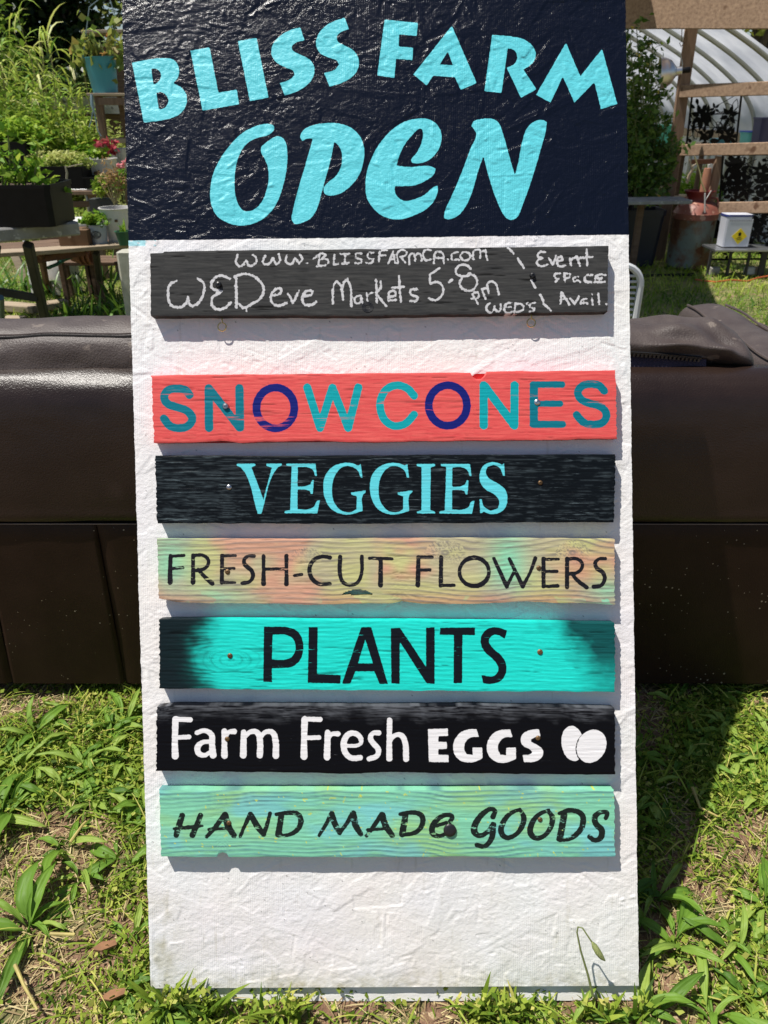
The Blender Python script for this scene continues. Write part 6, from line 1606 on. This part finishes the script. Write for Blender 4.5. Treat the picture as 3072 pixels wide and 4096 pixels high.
mb.add([(cx_+x, ysh, cz_+z) for x, z in pts]+[(cx_+x, ysh+.002, cz_+z) for x, z in pts], [(3, 2, 1, 0), (4, 5, 6, 7), (0, 1, 5, 4), (1, 2, 6, 5), (2, 3, 7, 6), (3, 0, 4, 7)])
mb.build('hazard_diamond', mat('hazard_yellow', (.80, .60, .01), (.75, .55, .01), rough=.5), tp)
mb = MB()
for k, (x, z, r__) in enumerate([(0, .012, .012), (0, .026, .007), (-.007, .02, .006), (.007, .02, .006)]):
    mb.lathe((cx_+x, ysh-.0006-.0002*k, cz_+z), [(r__, 0), (.0001, .0001)], 10, axis=(0, -1, 0))
mb.box((cx_, ysh-.001, cz_-.008), (.03, .001, .004)); mb.box((cx_, ysh-.001, cz_-.018), (.05, .001, .003)); mb.box((cx_, ysh-.001, cz_-.026), (.035, .001, .003))
mb.build('flame_mark', m_bplas, tp)
mb = MB()
for k in range(13): mb.box((pb[0]-w_*.4+k*w_*.066, yf-.003, zs+hz_*.87), (w_*.028, .001, .016))
mb.build('label_print', mat('gray_print', (.25, .25, .3), rough=.7), tp)
t = thing('low_shelf', 'low gray shelf on short legs under the chemical pail', 'shelf', (pb[0], PD, 0))
mb = MB(); mb.beam(P(2835, 985, PD)*[1, 1, 0]+[0, 0, zs-.014], P(3140, 985, PD)*[1, 1, 0]+[0, 0, zs-.014], .3, .014); mb.build('board', m_steel, t)
for px in (2845, 2925, 3000, 3060): p = P(px, 1010, PD-.08); mb = MB(); mb.beam((p[0], PD-.08, zs-.025), (p[0], PD-.08, 0), .02 if px < 3050 else .05, .02, up=(0, 1, 0)); mb.build('leg', m_dleg, t)
for px, py, lb in ((2870, 1018, 'broken pale concrete piece under the left end of the low shelf'), (3010, 1020, 'small white box under the low shelf'), (3040, 1035, 'tan brick lying under the right end of the low shelf')):
    c = P(px, py, PD); mb = MB(); mb.beam((c[0]-.035, PD, .03), (c[0]+.035, PD, .034), .06, .06); tag(mb.build('block', m_conc if px < 2900 else (m_wplas if px == 3010 else m_lwood)), lb, 'block')
    mb = MB()

# shelf, dark bin and tomato plant left part
t = thing('gray_shelf_board', 'gray board shelf on brackets, poking out right of the sign in front of the tomato', 'shelf', P(2620, 805, 6.7)*[1, 1, 0])
za = P(2640, 806, 6.7)[2]
mb = MB(); mb.beam((P(2380, 806, 6.7)[0], 6.7, za), (P(2742, 806, 6.7)[0], 6.7, za+.01), .3, .028); mb.build('board', m_gray, t)
for px in (2420, 2560): p = P(px, 830, 6.8); mb = MB(); mb.beam((p[0], 6.78, za-.014), (p[0], 6.78, 0), .05, .05, up=(0, 1, 0)); mb.build('leg', m_dwood, t)
c = P(2585, 1040, 6.92)
x0 = P(2430, 950, 6.85)[0]; x1 = P(2668, 950, 6.85)[0]; zz = P(2600, 848, 6.85)[2]
bn_ = thing('dark_bin', 'large near black storage bin in the shade beside the milk can', 'bin', ((x0+x1)/2, 7.1, 0))
mb = MB(); mb.lathe(((x0+x1)/2, 7.12, 0), [((x1-x0)*.44, 0), ((x1-x0)*.5, zz*.9), ((x1-x0)*.52, zz*.9), ((x1-x0)*.52, zz), ((x1-x0)*.49, zz), ((x1-x0)*.46, zz*.5), (.0001, zz*.5)], 48, sq=1.6, ry=.6)
mb.build('shell', mat('navy_black_plastic', (.010, .012, .022), (.014, .016, .028), rough=.5), bn_)
to = thing('tomato_plant', 'tall leafy tomato plant with yellow flowers climbing beside the right edge of the sign', 'plant', (P(2570, 700, 7.05)[0], 7.05, .3))
pc = []; mb = MB(); r_ = np.random.default_rng(101); ypc = []
for (bx, tx, ty) in ((2540, 2520, 140), (2560, 2565, 200), (2550, 2600, 240), (2570, 2640, 350), (2560, 2545, 90), (2580, 2670, 470), (2560, 2610, 160), (2545, 2530, 300), (2575, 2690, 620), (2600, 2650, 560), (2550, 2600, 420), (2540, 2540, 480), (2640, 2700, 540)):
    b0_ = P(bx, 830, 7.05); t0 = P(tx, ty, 6.95+r_.uniform(-.1, .1))
    mb.tube([b0_, b0_*.5+t0*.5+[.02, 0, .05], t0], [.009, .007, .003], 6)
    for s in np.linspace(.15, 1, 15):
        c = b0_*(1-s)+t0*s+np.array([.02, 0, .05])*4*s*(1-s)*.5
        for _ in range(2):
            e = c+np.append(r_.normal(0, .065, 2), r_.uniform(-.10, .05)); mb.tube([c, (c+e)/2+[0, 0, .01], e], .002, 4)
            n = 7; u = r_.uniform(.3, 1.1, n)[:, None]
            pc.append(leafcloud(n, c+(e-c)*u+r_.normal(0, 1, (n, 3))*[.018, .02, .018], r_.uniform(.035, .075, n), np.clip(r_.normal(.5, .25, n), 0, 1), .5, r_, .1))
    if ty < 400: ypc.append(cloud(9, t0+[-.03, -.03, -.03], (.02, .02, .015), .02, int(ty)+1, .5, .5, 3))
mb.build('stem', m_stem, to, smooth=True); leafy('leaves', pc, m_tomato, to)['kind'] = 'stuff'
leafy('flowers', ypc, leafmat('yellow_petals', [(.7, .55, .05), (.8, .7, .15)], .2), to)['kind'] = 'stuff'
bush('leafy_bush', 'dark drooping foliage low beside the right edge of the sign', 'bush', (P(2530, 560, 7.15)[0], 7.2, .95), (.22, .2, .42), 2600, .06, 103, m_tomato, .35, .45, 14)

# things inside the greenhouse
def blob(name, label, cat, px0, px1, py0, py1, D, m_, dep=.3, top=None):
    a = P(px0, py0, D); b = P(px1, py1, D); w = b[0]-a[0]; h = a[2]-b[2]; c = ((a[0]+b[0])/2, D+dep/2, b[2])
    t = thing(name, label, cat, c)
    mb = MB(); mb.lathe(c, [(w*.45, 0), (w*.5, h*.92), (w*.53, h*.92), (w*.53, h), (.0001, h)], 40, sq=1.0, ry=dep/w); mb.build('shell', m_, t, smooth=True)
    if top: mb = MB(); mb.lathe((c[0], c[1], b[2]+h), [(w*.55, 0), (w*.55, h*.10), (.0001, h*.13)], 40, sq=1.0, ry=dep/w); mb.build('lid', top, t, smooth=True)
    return t
def prop(label, px0, px1, py, D, m_, dep=.5):
    a = P(px0, py, D); b = P(px1, py, D); t = thing('staging_table', label, 'table', ((a[0]+b[0])/2, D+dep/2, 0))
    for k in range(4): mb = MB(); mb.beam((a[0], D+dep*(k+.5)/4, a[2]-.015), (b[0], D+dep*(k+.5)/4, b[2]-.015), dep/4-.012, .025); mb.build('board', m_, t)
    for x in (a[0]+.05, b[0]-.05):
        for y in (D+.04, D+dep-.04): mb = MB(); mb.beam((x, y, a[2]-.03), (x, y, 0), .04, .04, up=(0, 1, 0)); mb.build('leg', m_dwood, t)
prop('staging table inside the greenhouse holding the turquoise tub', 2800, 3160, 578, 8.2, m_lwood, .6)
blob('turquoise_tub', 'turquoise tub with a bright blue lid inside the greenhouse', 'tub', 3000, 3062, 530, 576, 8.35, mat('turquoise_plastic', (.12, .50, .45), (.15, .55, .5), rough=.4), .25, mat('bright_blue_plastic', (.01, .09, .55), rough=.35))
blob('purple_bin', 'dark purple bin at the right edge above the middle rail', 'bin', 3052, 3130, 470, 574, 7.75, mat('purple_plastic', (.06, .055, .13), (.075, .07, .16), rough=.5), .2)
blob('mint_sack', 'mint green plastic bag behind the tomato leaves', 'bag', 2590, 2700, 500, 590, 8.4, mat('mint_plastic', (.10, .55, .36), (.16, .65, .45), scale=12, rough=.4, bump=1, bscale=14, bdist=.05), .3)
blob('cyan_tub', 'aqua tub half hidden by the upper flower screen', 'tub', 2865, 2935, 555, 580, 8.3, m_teal, .2)
prop('low staging table behind the milk can', 2560, 2860, 800, 8.3, m_lwood, .6)
blob('cream_sack', 'cream cloth sack behind the lower tomato leaves', 'sack', 2530, 2668, 705, 798, 8.4, mat('cream_cloth', (.62, .57, .45), (.5, .45, .34), scale=9, rough=.9, bump=1, bscale=20, bdist=.03), .3)
blob('yellow_box', 'flat yellow box on the low staging table', 'box', 2520, 2680, 782, 800, 8.32, mat('yellow_card', (.65, .45, .05), rough=.6), .1)
t = thing('wooden_wall', 'sunlit board wall seen through the greenhouse at the right', 'wall', (P(3030, 500, 12.8)[0], 12.8, 0))
xa = P(2930, 470, 12.8)[0]
for k in range(14):
    mb = MB(); mb.box((xa+.16*k, 12.8, .62), (.155, .025, 1.25+.01*random.random())); mb.build('board', m_lwood, t)
bush('leafy_bush', 'sunlit yellowish plants inside the greenhouse behind the lower screens', 'bush', (P(2950, 750, 9.6)[0], 9.8, .45), (.8, .4, .38), 5000, .06, 111, m_fine, .55, .3, 24)
bush('leafy_bush', 'green plants inside the greenhouse behind the milk can', 'bush', (P(2700, 780, 9.3)[0], 9.3, .35), (.6, .4, .3), 3500, .06, 113, m_lime, .4, .4, 18)

# box fan behind the sofa
fx1 = P(2561, 1150, 2.9)[0]; fz1 = P(2520, 1062, 2.9)[2]
fan = thing('box_fan', 'white framed box fan standing behind the sofa at the right edge of the sign', 'fan', (fx1-.25, 2.95, 0))
m_frame = mat('white_enamel', (.66, .68, .68), (.6, .62, .62), rough=.35)
cr = .075; x0, x1 = fx1-.52, fx1; z0, z1 = fz1-.56, fz1
pts = []
for cx_, cz_, a0 in ((x1-cr, z1-cr, 0), (x0+cr, z1-cr, 90), (x0+cr, z0+cr, 180), (x1-cr, z0+cr, 270)):
    for k in range(7): a_ = math.radians(a0+15*k); pts.append((cx_+cr*math.cos(a_), 2.9, cz_+cr*math.sin(a_)))
pts.append(pts[0]); mb = MB(); mb.tube(pts, .013, 8, cap=False); mb.build('frame', m_frame, fan, smooth=True)
mb = MB(); mb.box(((x0+x1)/2, 2.99, (z0+z1)/2), (x1-x0-.05, .12, z1-z0-.05)); mb.build('housing', m_bplas, fan)
k = 0; z = z0+.03
while z < z1-.02:
    mb = MB(); ins_ = .014 if z < z1-cr else .014+cr-math.sqrt(max(0, cr*cr-(z-(z1-cr))**2))
    mb.beam((x0+ins_, 2.905, z), (x1-ins_, 2.905, z), .012, .0075); mb.build('grille_bar', m_frame, fan); z += .0205
for x in (x0+.06, x1-.06): mb = MB(); mb.beam((x, 2.95, z0+.0), (x, 2.95, 0.0), .03, .1, up=(0, 1, 0)); mb.build('leg', m_frame, fan)
m_or = mat('orange_cord_plastic', (.55, .12, .03), rough=.5)
mb = MB(); mb.tube([G(2780, 1118, .015), G(2860, 1128, .02), G(2925, 1120, .02), G(2990, 1125, .01), G(3030, 1112, .02), G(3120, 1095, .02)], .0065, 6)
tag(mb.build('extension_cord', m_or, None, smooth=True), 'orange extension cord lying in the grass at the right', 'cord')
mb = MB(); mb.tube([G(2420, 1108, .01), G(2600, 1102, .015), G(2780, 1098, .01)], .012, 6)
tag(mb.build('black_hose', m_bplas, None, smooth=True), 'thin black hose in the shaded grass before the milk can', 'hose')
# shade canopy whose edge throws the diagonal shadow over the lawn
cn = thing('shade_canopy', 'flat shade canopy on four posts over the lawn behind the sign', 'canopy', (.2, 7.0, 0))
H_ = 2.75; e0 = 2.32-.42*H_; 
cvm = mat('canvas_canopy', (.35, .36, .33), (.3, .3, .28), rough=.9)
xa5 = 2.34-.42*H_; xa9 = 2.89-.42*H_+.25
mb = MB(); V = [(-.9, 4.75, H_), (xa5-.04, 4.75, H_), (xa9+.02, 7.9, H_), (-.9, 7.9, H_)]
mb.add(V+[(x, y, z+.02) for x, y, z in V], [(3, 2, 1, 0), (4, 5, 6, 7), (0, 1, 5, 4), (1, 2, 6, 5), (2, 3, 7, 6), (3, 0, 4, 7)]); mb.build('canvas', cvm, cn)
for x, y in ((-.8, 4.85), (1.1, 4.85), (-.8, 7.2), (1.5, 7.2)):
    mb = MB(); mb.beam((x, y, H_), (x, y, 0), .05, .05, up=(0, 1, 0)); mb.build('post', m_vwood, cn)
